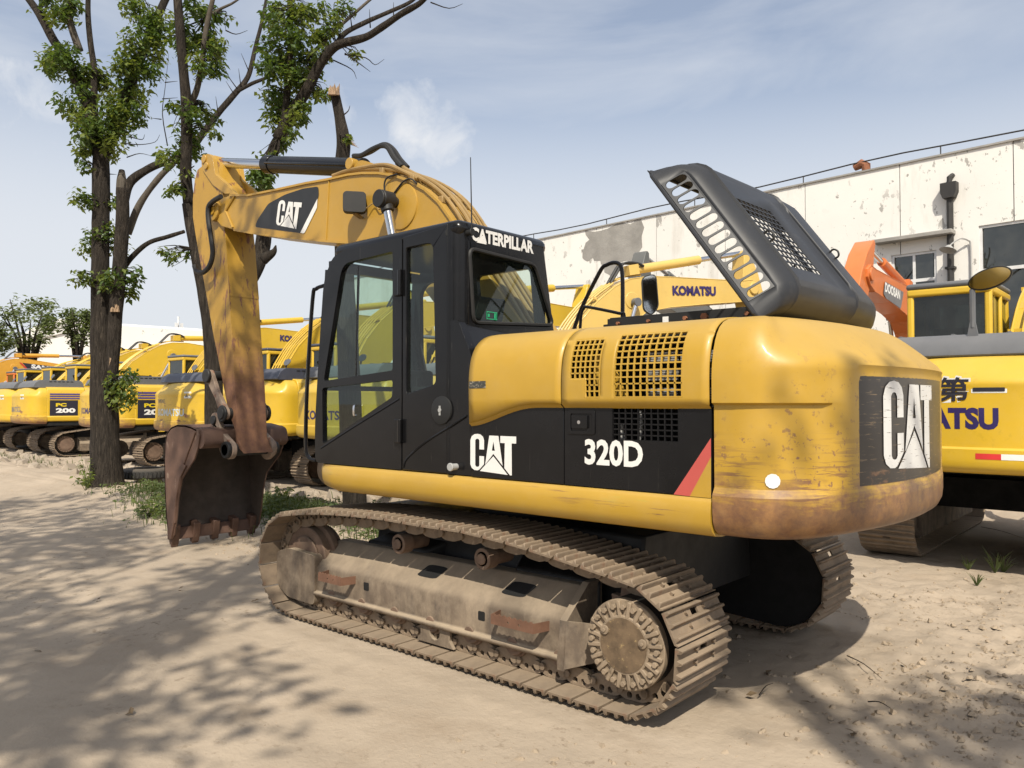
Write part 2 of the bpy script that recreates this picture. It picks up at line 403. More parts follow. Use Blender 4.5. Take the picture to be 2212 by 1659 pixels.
def spline(pts, n=6):
    # Catmull-Rom through points
    P = [Vector(p) for p in pts]; P = [P[0] * 2 - P[1]] + P + [P[-1] * 2 - P[-2]]; out = []
    for i in range(1, len(P) - 2):
        a, b, c, d = P[i - 1:i + 3]
        for k in range(n):
            t = k / n
            out.append(.5 * (2 * b + (c - a) * t + (2 * a - 5 * b + 4 * c - d) * t * t + (3 * b - a - 3 * c + d) * t ** 3))
    out.append(P[-2]); return out
def rrect(x0, y0, x1, y1, r, n=4):
    o = []
    for cx, cy, a0 in ((x1 - r, y1 - r, 0), (x0 + r, y1 - r, 90), (x0 + r, y0 + r, 180), (x1 - r, y0 + r, 270)):
        for k in range(n + 1):
            a = R(a0 + 90 * k / n); o.append((cx + r * math.cos(a), cy + r * math.sin(a)))
    return o
def rpoly(pts, r, n=4):
    # round every corner of a polygon
    o = []; m = len(pts)
    for i in range(m):
        p = Vector(pts[i]); a = Vector(pts[i - 1]); b = Vector(pts[(i + 1) % m])
        rr = r[i] if isinstance(r, (list, tuple)) else r
        d1 = (a - p); d2 = (b - p); q = min(rr, d1.length * .45, d2.length * .45)
        s = p + d1.normalized() * q; e = p + d2.normalized() * q
        for k in range(n + 1):
            t = k / n; o.append(tuple(s * (1 - t) ** 2 + p * 2 * t * (1 - t) + e * t * t))
    return o
def circ(cx, cy, r, n=24, a0=0): return [(cx + r * math.cos(2 * math.pi * k / n + a0), cy + r * math.sin(2 * math.pi * k / n + a0)) for k in range(n)]
# ---------------------------------------------------------------- lettering
_tc = {}
def text_tris(s, bold=.0, sx=1):
    key = (s, bold)
    if key not in _tc:
        cu = bpy.data.curves.new('t', 'FONT'); cu.body = s; cu.offset = bold; cu.resolution_u = 3; cu.fill_mode = 'FRONT'
        o = bpy.data.objects.new('t', cu); col.objects.link(o)
        bpy.context.view_layer.update()
        me = bpy.data.meshes.new_from_object(o.evaluated_get(bpy.context.evaluated_depsgraph_get()))
        bpy.data.objects.remove(o); bpy.data.curves.remove(cu)
        vs = [tuple(v.co)[:2] for v in me.vertices]; fs = [tuple(p.vertices) for p in me.polygons]
        bpy.data.meshes.remove(me)
        x0 = min(v[0] for v in vs); x1 = max(v[0] for v in vs); y0 = min(v[1] for v in vs); y1 = max(v[1] for v in vs)
        _tc[key] = ([((a - x0) / (x1 - x0), (b - y0) / (y1 - y0)) for a, b in vs], fs)
    return _tc[key]
def lettering(name, s, o, u, v, m, parent, bold=.02, mp=None):
    vs, fs = text_tris(s, bold)
    o = Vector(o); u = Vector(u); v = Vector(v)
    f = mp or (lambda a, b: o + u * a + v * b)
    me = bpy.data.meshes.new(name); me.from_pydata([tuple(f(a, b)) for a, b in vs], [], fs); me.materials.append(M[m])
    return obj(name, me, parent)
CATL = [([(0, .2), (0, .83), (.03, .93), (.09, .985), (.16, 1), (.23, .985), (.285, .93), (.31, .84), (.31, .6), (.205, .6), (.205, .83), (.185, .865), (.16, .875), (.132, .865), (.112, .83), (.112, .19), (.13, .155), (.16, .145), (.188, .155), (.205, .19), (.205, .43), (.31, .43), (.31, .225), (.20, .075), (.16, .055), (.09, .06), (.03, .11)], []),
        ([(.335, .215), (.425, .965), (.625, .965), (.715, .215), (.515, .505)], [[(.483, .585), (.515, .82), (.547, .585)]]),
        ([(.215, .045), (.515, .445), (.825, 0.0)], []),
        ([(.665, .965), (1, .965), (1, .79), (.905, .79), (.91, -.005), (.87, -.005), (.752, .165), (.76, .79), (.665, .79)], [])]
def cat_logo(name, mp, m, parent, sub=0):
    b = MB()
    for poly, holes in CATL: b.sheet(poly, holes, lambda a, c: (a, c, 0))
    vs = b.v; fs = b.f
    for _ in range(sub):
        nf = []
        for t in fs:
            p = [Vector(vs[i]) for i in t]; k = len(vs)
            vs += [tuple((p[0] + p[1]) / 2), tuple((p[1] + p[2]) / 2), tuple((p[2] + p[0]) / 2)]
            nf += [(t[0], k, k + 2), (k, t[1], k + 1), (k + 2, k + 1, t[2]), (k, k + 1, k + 2)]
        fs = nf
    me = bpy.data.meshes.new(name); me.from_pydata([tuple(mp(a[0], a[1])) for a in vs], [], fs); me.materials.append(M[m])
    return obj(name, me, parent)
def plane_map(o, u, v):
    o = Vector(o); u = Vector(u); v = Vector(v)
    return lambda a, b: o + u * a + v * b
def patch(name, poly, mp, m, parent, holes=()):
    b = MB(); b.sheet(poly, holes, mp); return obj(name, b.raw(name, m), parent)

# ---------------------------------------------------------------- tracks shared by every machine
SPC = (-1.565, .398); SPR = .365; IDC = (1.67, .425); IDR = .392
def track_path():
    p = []
    for k in range(25): a = R(90 + 180 * k / 24 + 3); p.append((SPC[0] + SPR * math.cos(a), SPC[1] + SPR * math.sin(a)))
    p += [(x, .033) for x in (-1.3, -.8, -.3, .3, .8, 1.4)]
    for k in range(25): a = R(-90 + 175 * k / 24); p.append((IDC[0] + IDR * math.cos(a), IDC[1] + IDR * math.sin(a)))
    p += [(1.3, .868), (.9, .893), (.48, .905), (.05, .898), (-.37, .9), (-.8, .868), (-1.2, .817)]
    return p
def resample(p, N):
    q = p + [p[0]]; L = [0]
    for i in range(len(p)): L.append(L[-1] + math.dist(q[i], q[i + 1]))
    T = L[-1]; out = []; j = 0
    def at(s):
        s %= T
        for i in range(len(p)):
            if L[i + 1] >= s:
                t = (s - L[i]) / max(1e-9, L[i + 1] - L[i]); return (lerp(q[i][0], q[i + 1][0], t), lerp(q[i][1], q[i + 1][1], t))
    pit = T / N
    for k in range(N):
        a = at(k * pit - pit * .5); b = at(k * pit + pit * .5)
        out.append(((a[0] + b[0]) / 2, (a[1] + b[1]) / 2, math.atan2(b[1] - a[1], b[0] - a[0])))
    return out
NSH = 46
SHOES = resample(track_path(), NSH)     # travel direction runs: sprocket -> ground -> idler -> top, outward normal on the right
def shoe_mesh(bolts=True):
    b = MB()
    H = .3
    b.box((-.088, -H, -.006), (-.058, H, .006)); b.box((-.058, -H, -.006), (-.022, -.038, .006)); b.box((-.058, .038, -.006), (-.022, H, .006)); b.box((-.022, -H, -.006), (.084, H, .006))
    for gx, gh in ((-.074, .027), (-.010, .029), (.062, .027)):
        t = .0075; bw = .014
        vs = []
        for y, e in ((-H, .012), (H, -.012)):
            vs += [(gx - bw, y, .006), (gx - t, y + e * .3, .006 + gh * .8), (gx - t * .5, y + e, .006 + gh), (gx + t * .5, y + e, .006 + gh), (gx + t, y + e * .3, .006 + gh * .8), (gx + bw, y, .006)]
        b.add(vs, [(0, 1, 7, 6), (1, 2, 8, 7), (2, 3, 9, 8), (3, 4, 10, 9), (4, 5, 11, 10), (0, 5, 4, 3, 2, 1), (6, 7, 8, 9, 10, 11)])
    # folded leading lip
    b.add([(.084, -H, -.006), (.084, H, -.006), (.098, H, .010), (.098, -H, .010), (.084, -H, .006), (.084, H, .006), (.096, H, .018), (.096, -H, .018)],
          [(0, 1, 2, 3), (4, 7, 6, 5), (3, 2, 6, 7), (0, 3, 7, 4), (1, 5, 6, 2)])
    if bolts:
        for y in (-.10, .10):
            for x in (-.045, .025): b.tube([(x, y, .004), (x, y, .024)], .012, 6)
    me = b.mesh('track_shoe', 'shoe_steel', smooth=0, weld=False)
    return me
def link_mesh():
    b = MB()
    prof = rpoly([(-.115, -.03), (-.115, -.075), (-.06, -.115), (.05, -.118), (.105, -.09), (.105, -.04), (.06, -.008), (-.07, -.008)], .03, 3)
    holes = [rrect(-.055, -.055, -.02, -.02, .012, 2), rrect(.005, -.055, .04, -.02, .012, 2)]
    for y in (-.105, .075): b.prism(prof, holes, mY, y, y + .035)
    for y in (-.125, .11):
        b.cyl((-.08, y, -.068), (-.08, y + .018, -.068), .028, 12); b.cyl((.075, y, -.068), (.075, y + .018, -.068), .022, 12)
    b.cyl((-.08, -.11, -.068), (-.08, .11, -.068), .02, 8); b.cyl((.075, -.11, -.068), (.075, .11, -.068), .02, 8)
    return b.mesh('track_link', 'shoe_steel')
SHOE = shoe_mesh(); SHOE_FAR = shoe_mesh(False); LINK = link_mesh()
def lay_shoes(track, yc, me, link=None):
    for (x, z, a) in SHOES:
        o = obj('track_shoe', me, track)
        # local x along travel, local z outward (travel turned by -90 deg in the XZ plane)
        ca, sa = math.cos(a), math.sin(a)
        mtx = Matrix(((ca, 0, sa, x), (0, 1, 0, yc), (sa, 0, -ca, z), (0, 0, 0, 1)))
        mtx = Matrix(((ca, 0, sa, x), (0, -1, 0, yc), (sa, 0, -ca, z), (0, 0, 0, 1)))
        o.matrix_basis = mtx
        if link:
            l = obj('track_link', link, track); l.matrix_basis = mtx

# ================================================================ the large foreground excavator
EX = empty('excavator')
tag(EX, 'large yellow and black tracked excavator parked in front with its engine hood raised', 'excavator')

# ---------- undercarriage
def track_side(sg, full):
    yc = 1.08 * sg; near = sg > 0
    tr = MB()
    # track frame: outer face with sloping dusty top
    sec = [(1.245, .175), (1.27, .19), (1.27, .21), (1.235, .22), (1.235, .40), (1.21, .44), (1.02, .60), (.90, .60), (.90, .17)]
    tr.prism([(y * sg if not near else y, z) for y, z in sec], [], lambda u, v, w: (w, u, v), -1.08, 1.44)
    T = tr.build('track', 'frame_steel', EX, bevel=.012)
    lay_shoes(T, yc, SHOE if near else SHOE_FAR, LINK if near else None)
    # flared rear end of the frame
    b = MB(); b.prism([(.90, .15), (1.30, .15), (1.305, .20), (1.27, .44), (1.04, .63), (.90, .63)], [], lambda u, v, w: (w, u * sg, v), -1.13, -1.08)
    if near: b.add([(-1.13, 1.30, .16), (-1.08, 1.30, .16), (-1.27, 1.18, .2), (-1.13, 1.275, .44), (-1.08, 1.275, .44), (-1.27, 1.14, .42)], [(0, 2, 5, 3), (0, 3, 4, 1), (3, 5, 4), (0, 1, 2)])
    b.build('frame_end', 'frame_steel', T)
    # idler guard
    b = MB(); b.prism(rpoly([(1.43, .10), (1.82, .11), (1.97, .20), (1.98, .47), (1.80, .52), (1.43, .50)], .05, 3), [], mY, 1.0 * sg, 1.262 * sg)
    b.build('idler_guard', 'frame_steel', T, bevel=.02)
    # idler wheel
    b = MB(); x, z = IDC
    b.cyl((x, .98 * sg, z), (x, 1.18 * sg, z), .275, 40); b.cyl((x, 1.05 * sg, z), (x, 1.11 * sg, z), .315, 40); b.cyl((x, 1.18 * sg, z), (x, 1.20 * sg, z), .2, 30)
    b.build('idler', 'roller_rust', T, bevel=.01)
    # bottom rollers
    for i in range(7):
        xr = -1.05 + i * .38
        b = MB(); b.cyl((xr, .93 * sg, .205), (xr, 1.23 * sg, .205), .075, 20); b.cyl((xr, 1.16 * sg, .205), (xr, 1.205 * sg, .205), .092, 20); b.cyl((xr, 1.23 * sg, .205), (xr, 1.245 * sg, .205), .045, 12)
        b.build('track_roller', 'roller_rust', T, bevel=.006)
    for i in range(2):
        xr = (.477, -.37)[i]
        b = MB(); b.cyl((xr, .93 * sg, .70), (xr, 1.20 * sg, .70), .055, 16); b.cyl((xr, 1.10 * sg, .70), (xr, 1.20 * sg, .70), .073, 20); b.cyl((xr, 1.20 * sg, .70), (xr, 1.215 * sg, .70), .04, 8)
        b.build('carrier_roller', 'roller_rust', T, bevel=.005)
    # sprocket and final drive
    x, z = SPC
    b = MB()
    teeth = []
    for k in range(42):
        a = 2 * math.pi * k / 42; teeth.append((x + (.31 if k % 2 else .262) * math.cos(a), z + (.31 if k % 2 else .262) * math.sin(a)))
    b.prism(teeth, [], mY, 1.05 * sg, 1.11 * sg); b.build('sprocket', 'roller_rust', T, bevel=.006)
    b = MB(); b.cyl((x, (.92 if near else 1.0) * sg, z), (x, (1.265 if near else 1.2) * sg, z), .25 if near else .2, 44); b.build('drive_drum', 'black_matte' if near else 'frame_steel', T, bevel=.006)
    if not near:
        b = MB(); pp = [(SPC[0] + .345 * math.cos(R(a)), SPC[1] + .345 * math.sin(R(a))) for a in range(84, 280, 8)]; b.prism(pp + [(-.75, .10), (-.75, .80)], [], mY, -.84, -.80); b.build('dark_infill_plate', 'hollow_black', T, bevel=.01)  # black plate added so the inside of the far track loop reads dark
    if near:
        b = MB(); b.cyl((x, 1.265, z), (x, 1.312, z), .252, 48)
        b.cyl((x, 1.312, z), (x, 1.33, z), .165, 40)
        for k in range(20):
            a = 2 * math.pi * (k + .5) / 20; ca, sa = math.cos(a), math.sin(a)
            b.bar((x + .15 * ca, 1.318, z + .15 * sa), (x + .245 * ca, 1.318, z + .245 * sa), .026, .026, (0, 1, 0))
        D = b.build('final_drive_cover', 'drive_steel', T, bevel=.006)
        b = MB(); b.cyl((x, 1.33, z), (x, 1.334, z), .150, 40); b.build('hub_plate', 'drive_hub', T)
        for k in range(20):
            a = 2 * math.pi * k / 20; ca, sa = math.cos(a), math.sin(a)
            b = MB(); p = (x + .212 * ca, 1.312, z + .212 * sa); b.cyl(p, (p[0], 1.342, p[2]), .0165, 6); b.build('bolt', 'drive_steel', T, bevel=.002)
        for a in (30, 165):
            p = (x + .135 * math.cos(R(a)), 1.334, z + .135 * math.sin(R(a)))
            b = MB(); b.cyl(p, (p[0], 1.346, p[2]), .026, 16); b.cyl((p[0], 1.346, p[2]), (p[0], 1.355, p[2]), .012, 6); b.build('plug', 'drive_steel', T, bevel=.002)
        # serrated steps
        for xs, ln, ma in ((-.77, .40, 'step_rust'), (1.10, .34, 'step_rust')):
            b = MB()
            x0, x1 = xs - ln / 2, xs + ln / 2; zt = .405; zb = .345
            for (p, q) in (((x0, 1.235), (x0 + .03, 1.355)), ((x1, 1.235), (x1 - .03, 1.355))):
                b.prism([(p[0], p[1]), (p[0] + .008, p[1]), (q[0] + .008, q[1]), (q[0], q[1])], [], mZ, zb, zt)
            top = []; n = 16
            for k in range(n + 1):
                u = lerp(x0 + .03, x1 - .022, k / n); top.append((u, zt + (.010 if k % 2 else 0)))
            hol = [circ(lerp(x0, x1, t), (zt + zb) / 2, .009, 10) for t in (.36, .58)]
            b.prism([(x0 + .03, zb)] + [(x1 - .022, zb)] + list(reversed(top)), hol, mY, 1.348, 1.356)
            b.build('step', ma, T)
        for xs, zs in ((.80, .345), (-.40, .335)):
            b = MB(); b.prism(rrect(xs - .03, zs - .03, xs + .03, zs + .03, .008, 2), [], mY, 1.20, 1.2375); b.build('slot_dark_patch', 'hollow_black', T)  # black block stands in for the dark of an open slot
        for xs in (.20, -.62):
            b = MB(); b.sheet(rrect(xs - .10, .28, xs + .10, .74, .06, 3), [], lambda u, v: (u - (v - .5) * .12, 1.21 - .19 * v + .002, .44 + .16 * v + .0025)); obj('hole_dark_patch', b.raw('hole_dark_patch', 'hollow_black'), T)  # flat black sheet paints the dark of a mud hole
        # track guide
        b = MB(); gp = [(-.02, .19), (.16, .19), (.17, .08), (.26, .05), (-.14, .05), (-.04, .08)]
        b.prism([(.05 + a * .9, z2) for a, z2 in ((-.17, .195), (.17, .195), (.16, .11), (.21, .055), (-.21, .055), (-.16, .11))], [circ(.05, .14, .05, 12)], mY, 1.205, 1.235)
        b.build('track_guide', 'frame_steel', T, bevel=.008)
    return T
track_side(1, True)
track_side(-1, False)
b = MB(); b.prism([(-.85, .40), (.85, .40), (.75, .90), (-.75, .90)], [], lambda u, v, w: (w, u, v), -1.35, 1.2); b.cyl((0, 0, .85), (0, 0, 1.07), .62, 32)
b.build('car_body', 'black_matte', EX, bevel=.02)  # oversized and black so the space under the machine stays dark
for sx in (-1, 1):
    for sg in (-1, 1):
        b = MB(); b.add([(sx * .15, .3 * sg, .42), (sx * .75, .3 * sg, .42), (sx * 1.15, .95 * sg, .30), (sx * .45, .95 * sg, .30), (sx * .15, .3 * sg, .86), (sx * .75, .3 * sg, .86), (sx * 1.15, .95 * sg, .62), (sx * .45, .95 * sg, .62)], [(0, 1, 2, 3), (4, 5, 6, 7), (0, 1, 5, 4), (1, 2, 6, 5), (2, 3, 7, 6), (3, 0, 4, 7)]); b.build('frame_leg', 'black_matte', EX, bevel=.02)

# ---------- upper frame
UPR = [(1.28, 1.258), (1.335, 1.255), (1.356, 1.235), (1.364, 1.19), (1.362, 1.13), (1.345, 1.085), (1.31, 1.058), (1.24, 1.048), (1.0, 1.048), (1.0, 1.258)]
b = MB()
nx = 24
def skirt(i, j):
    x = lerp(-2.112, 1.34, i / nx); y, z = UPR[j % len(UPR)]
    k = ss(1.12, 1.34, x)
    return (x, y - k * k * .10, lerp(z, 1.258 - (1.258 - z) * .55, k) if z < 1.2 else z)
b.grid(skirt, nx + 1, len(UPR) + 1)
b.add([skirt(0, j) for j in range(len(UPR))], [tuple(range(len(UPR)))]); b.add([skirt(nx, j) for j in range(len(UPR))], [tuple(range(len(UPR)))])
b.build('side_skirt', 'skirt_yellow', EX, smooth=45)
b = MB(); b.box((-2.1, -1.34, 1.06), (1.25, 1.0, 1.24)); b.box((-2.05, -1.30, 1.24), (-.42, 1.25, 1.252)); b.build('deck', 'black_matte', EX)
# right-hand bodywork (tank and tool box side)
b = MB(); b.box((-2.1, -1.36, 1.25), (.35, -1.28, 1.95)); b.box((.35, -1.36, 1.25), (1.30, -.55, 1.98)); b.box((-2.1, -1.33, 1.95), (.35, -.98, 2.16)); b.build('right_bodywork', 'cat_yellow', EX, bevel=.06, seg=3)

# ---------- side hood shells (yellow, curved) with real mesh openings
HP = [(1.364, 1.735), (1.366, 1.80), (1.366, 1.87), (1.362, 1.94), (1.350, 2.01), (1.330, 2.065), (1.302, 2.11), (1.268, 2.145), (1.225, 2.172), (1.17, 2.192), (1.08, 2.207), (.95, 2.216), (.80, 2.22)]
HL = [0]
for i in range(1, len(HP)): HL.append(HL[-1] + math.dist(HP[i - 1], HP[i]))
def hp(s):
    s = max(0, min(HL[-1], s))
    for i in range(len(HP) - 1):
        if HL[i + 1] >= s:
            t = (s - HL[i]) / (HL[i + 1] - HL[i]); return (lerp(HP[i][0], HP[i + 1][0], t), lerp(HP[i][1], HP[i + 1][1], t))
    return HP[-1]
def hn(s):
    a = hp(s - .01); b2 = hp(s + .01); d = Vector((b2[0] - a[0], b2[1] - a[1])).normalized(); return (d.y, -d.x)
def hs_of_z(z):
    for i in range(600):
        if hp(HL[-1] * i / 600)[1] >= z: return HL[-1] * i / 600
    return HL[-1]
def hoodpt(x, s, off=0):
    y, z = hp(s); n = hn(s); return (x, y + n[0] * off, z + n[1] * off)
GR1 = (PX(1478, 800, 'Y', 1.34).x, PX(1332, 800, 'Y', 1.34).x, hs_of_z(1.775), hs_of_z(2.125))
GR2 = (PX(1300, 800, 'Y', 1.34).x, PX(1237, 800, 'Y', 1.34).x, hs_of_z(1.775), hs_of_z(2.11))
GR2m = (GR2[0] + GR2[1]) / 2 - .01; GR2s = hs_of_z(1.885)
def frange(a, b2, st): 
    n = max(1, round(abs(b2 - a) / st)); return [lerp(a, b2, i / n) for i in range(n + 1)]
def shell(x0, x1, grs, name):
    xs = sorted(set(round(v, 5) for v in frange(x0, x1, .05) + [g for r_ in grs for g in r_[:2]] + ([GR2m] if len(grs) > 1 else [])))
    ssv = sorted(set(round(v, 5) for v in frange(0, HL[-1], .035) + [g for r_ in grs for g in r_[2:]] + ([GR2s] if len(grs) > 1 else [])))
    def inside(i, j):
        cx = (xs[i] + xs[i + 1]) / 2; cs = (ssv[j] + ssv[j + 1]) / 2
        for k, r_ in enumerate(grs):
            if r_[0] < cx < r_[1] and r_[2] < cs < r_[3]:
                if k == 1 and cx > GR2m and cs < GR2s: continue
                return True
        return False
    b = MB(); b.grid(lambda i, j: hoodpt(xs[i], ssv[j]), len(xs), len(ssv), inside)
    o = b.build(name, 'cat_yellow', EX, smooth=40, solid=.012)
    for k, g in enumerate(grs):
        nxb = 10 if k == 0 else 6; nsb = 10
        m = MB()
        for i in range(nxb + 1):
            x = lerp(g[0], g[1], i / nxb)
            lo = g[2] if not (k == 1 and x > GR2m + .01) else GR2s
            sv = frange(lo, g[3], .04)
            vs = []
            for s in sv:
                for dx, of in ((-.0045, 0.001), (.0045, 0.001), (.0045, -.008), (-.0045, -.008)): vs.append(hoodpt(x + dx, s, of))
            fs = []
            for q in range(len(sv) - 1):
                for e in range(4): fs.append((q * 4 + e, q * 4 + (e + 1) % 4, (q + 1) * 4 + (e + 1) % 4, (q + 1) * 4 + e))
            m.add(vs, fs)
        for j in range(nsb + 1):
            s = lerp(g[2], g[3], j / nsb)
            xe = g[1] if not (k == 1 and s < GR2s - .005) else GR2m
            a = Vector(hoodpt(g[0], s, -.0035)); c = Vector(hoodpt(xe, s, -.0035)); n = hn(s)
            m.bar(a, c, .008, .009, (0, n[0], n[1]))
        m.build('grille', 'cat_yellow', o, smooth=0)['kind'] = 'stuff'
    return o
SH2 = shell(-2.108, -1.166, [GR1, GR2], 'hood_shell')
# front shell: lower edge sweeps down towards the cab
b = MB()
def front_low(x): return 1.735 - .125 * ss(-1.0, -.38, x) ** 1.3
xs = frange(-1.156, -.405, .05); sv = frange(0, HL[-1], .035)
def fpt(i, j):
    x = xs[i]; p = hoodpt(x, sv[j]); 
    if j == 0: return (x, 1.360, front_low(x))
    return p
b.grid(fpt, len(xs), len(sv)); b.build('hood_shell', 'cat_yellow', EX, smooth=40, solid=.012)
# lower lip under the shells
b = MB()
for x0, x1 in ((-2.108, -1.166), (-1.156, -.405)):
    n = 14
    for i in range(n):
        xa, xb = lerp(x0, x1, i / n), lerp(x0, x1, (i + 1) / n); za, zb = front_low(xa), front_low(xb)
        b.add([(xa, 1.363, za), (xb, 1.363, zb), (xb, 1.334, zb - .022), (xa, 1.334, za - .022)], [(0, 1, 2, 3)])
b.build('hood_lip', 'cat_yellow', EX, smooth=40)
# black doors below
def panel_poly(x0, x1, z0):
    n = 12; top = [(lerp(x0, x1, i / n), front_low(lerp(x0, x1, i / n)) - .012) for i in range(n + 1)]
    return [(x1, z0), (x0, z0)] + top
gx0, gx1 = PX(1465, 900, 'Y', 1.335).x, PX(1323, 900, 'Y', 1.335).x; gz0, gz1 = PX(1400, 953, 'Y', 1.335).z, PX(1400, 881, 'Y', 1.335).z
zt_ = front_low(-1.5) - .012
b = MB()
for xa, xb, za, zb in ((-2.108, gx0, 1.262, zt_), (gx1, -1.166, 1.262, zt_), (gx0, gx1, 1.262, gz0), (gx0, gx1, gz1, zt_)): b.box((xa, 1.30, za), (xb, 1.336, zb))
D2 = b.build('engine_door', 'black_paint', EX, smooth=0)
b = MB()
for i in range(11): x = lerp(gx0, gx1, i / 10); b.box((x - .004, 1.322, gz0), (x + .004, 1.332, gz1))
for j in range(7): z = lerp(gz0, gz1, j / 6); b.box((gx0, 1.324, z - .004), (gx1, 1.330, z + .004))
b.build('grille', 'black_paint', D2, smooth=0)['kind'] = 'stuff'
b = MB(); b.prism(panel_poly(-1.158, -.405, 1.262), [], mY, 1.30, 1.336); D1 = b.build('side_door', 'black_paint', EX, bevel=.004)
# door latch
hx0, hx1 = PX(1286, 910, 'Y', 1.336).x, PX(1228, 910, 'Y', 1.336).x; hz0, hz1 = PX(1255, 938, 'Y', 1.336).z, PX(1255, 886, 'Y', 1.336).z
b = MB(); b.prism(rrect(hx0, hz0, hx1, hz1, .012, 3), [rrect(hx0 + .02, hz0 + .02, hx1 - .02, hz1 - .02, .008, 3)], mY, 1.33, 1.343); LT = b.build('latch', 'black_paint', D2, bevel=.003)
b = MB(); b.prism(rrect(hx0 + .05, hz0 + .035, hx1 - .03, hz1 - .03, .006, 3), [], mY, 1.332, 1.349); b.build('latch_handle', 'black_paint', D2, bevel=.003)
b = MB(); p = ((hx0 + hx1) / 2 + .01, (hz0 + hz1) / 2); b.cyl((p[0], 1.345, p[1]), (p[0], 1.353, p[1]), .011, 14); b.build('lock', 'chrome', D2)
# dark engine bay behind the grilles with cooler cores
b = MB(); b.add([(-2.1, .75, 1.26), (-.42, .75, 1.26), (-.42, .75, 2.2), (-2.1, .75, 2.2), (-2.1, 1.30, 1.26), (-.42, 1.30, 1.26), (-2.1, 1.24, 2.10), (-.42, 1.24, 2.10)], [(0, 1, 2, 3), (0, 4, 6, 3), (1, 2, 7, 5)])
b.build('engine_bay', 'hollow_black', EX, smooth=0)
b = MB()
for z0 in (1.42, 1.765, 1.87, 1.965):
    for k in range(5):
        for x0, x1 in ((-2.06, -1.86), (-1.84, -1.64)): b.box((x0, 1.19 - k * .004, z0 + k * .013), (x1, 1.205, z0 + k * .013 + .009))
each(b, 'cooler_fin', 'cooler_grey', EX, smooth=0)
b = MB()
for k in range(5): b.bar((-1.52 + k * .045, 1.22, 1.76 + .02 * k), (-1.38 + k * .02, 1.20, 2.02), .016, .03)
each(b, 'engine_bracket', 'cat_yellow', EX)
b = MB(); b.tube(spline([(-1.63, 1.25, 1.70), (-1.64, 1.26, 1.60), (-1.62, 1.24, 1.50), (-1.66, 1.25, 1.43)], 4), .012, 8); b.build('engine_hose', 'lamp_grey', EX); b = MB(); b.tube(spline([(-1.5, 1.25, 1.62), (-1.51, 1.25, 1.52), (-1.50, 1.24, 1.44)], 4), .018, 8); b.build('engine_hose', 'lamp_grey', EX)

# ---------- lettering on the flank (reads left to right from outside: u runs backwards)
def flank(x, y, Y=1.3385): return PX(x, y, 'Y', Y)
a = flank(1016, 1022); c = flank(1115, 1022)
cat_logo('logo', plane_map((a.x, 1.3385, flank(1060, 1023).z), (c.x - a.x, 0, 0), (0, 0, flank(1060, 938).z - flank(1060, 1023).z)), 'white_decal', D1)
a = flank(1263, 1006); c = flank(1389, 1006)
lettering('lettering', '320D', (a.x, 1.3385, flank(1320, 1007).z), (c.x - a.x, 0, 0), (0, 0, flank(1320, 950).z - flank(1320, 1007).z), 'white_decal', D2, .035)
def fl2(pts, Y): return [(flank(x, y, Y).x, flank(x, y, Y).z) for x, y in pts]
patch('red_stripe', fl2([(1455, 1068), (1490, 1072), (1536, 987), (1536, 946)], 1.3385), lambda u, v: (max(u, -2.105), 1.3385, v), 'red_decal', D2)
patch('yellow_corner', fl2([(1490, 1072), (1536, 1076), (1536, 987)], 1.3385), lambda u, v: (max(u, -2.105), 1.3385, v), 'cat_yellow', D2)
# small dealer plate on the front hood shell
patch('dealer_plate', [(0, 0), (1, 0), (1, 1), (0, 1)], plane_map(PX(1013, 839, 'Y', 1.369), PX(1049, 838, 'Y', 1.369) - PX(1013, 839, 'Y', 1.369), (0, 0, .045)), 'dull_sticker', EX)

# ---------- counterweight
def CWX(y): return .70 - math.sqrt(12.25 - y * y)
def CWN(y): return Vector((CWX(y) - .70, y)).normalized()
def cw_outline(n):
    pts = [(-2.122, 1.362), (-2.14, 1.362), (-2.17, 1.362)]
    A = Vector((-2.20, 1.362)); B = Vector((CWX(.965), .965)); Cc = Vector((CWX(.965) + .965 / 3.364 * .397, 1.362))
    for k in range(1, 15): t = k / 14; pts.append(tuple(A * (1 - t) ** 2 + Cc * 2 * t * (1 - t) + B * t * t))
    for k in range(1, 30): y = lerp(.965, -.965, k / 30); pts.append((CWX(y), y))
    return pts + [(x, -y) for x, y in reversed(pts[:17])]
CWO = cw_outline(0)
SIDEP = [(1.052, .60), (1.052, .22), (1.058, .12), (1.075, .06), (1.10, .025), (1.14, .006), (1.19, 0), (1.24, 0), (1.275, 0), (1.295, 0), (1.315, 0), (1.36, 0), (1.45, 0), (1.55, 0), (1.65, 0), (1.715, 0), (1.733, 0), (1.745, 0), (1.757, 0), (1.80, 0), (1.85, 0), (1.895, .001), (1.915, .003), (1.94, .006), (1.98, .014), (2.02, .025), (2.065, .042), (2.105, .065), (2.14, .095), (2.17, .14), (2.19, .20), (2.205, .30), (2.213, .45), (2.217, .62)]
REARP = {1.85: 0, 1.895: -.004, 1.915: -.006, 1.94: -.004, 1.98: .022, 2.02: .066, 2.065: .118, 2.105: .165, 2.14: .208, 2.17: .25, 2.19: .285, 2.205: .345, 2.213: .46, 2.217: .62}
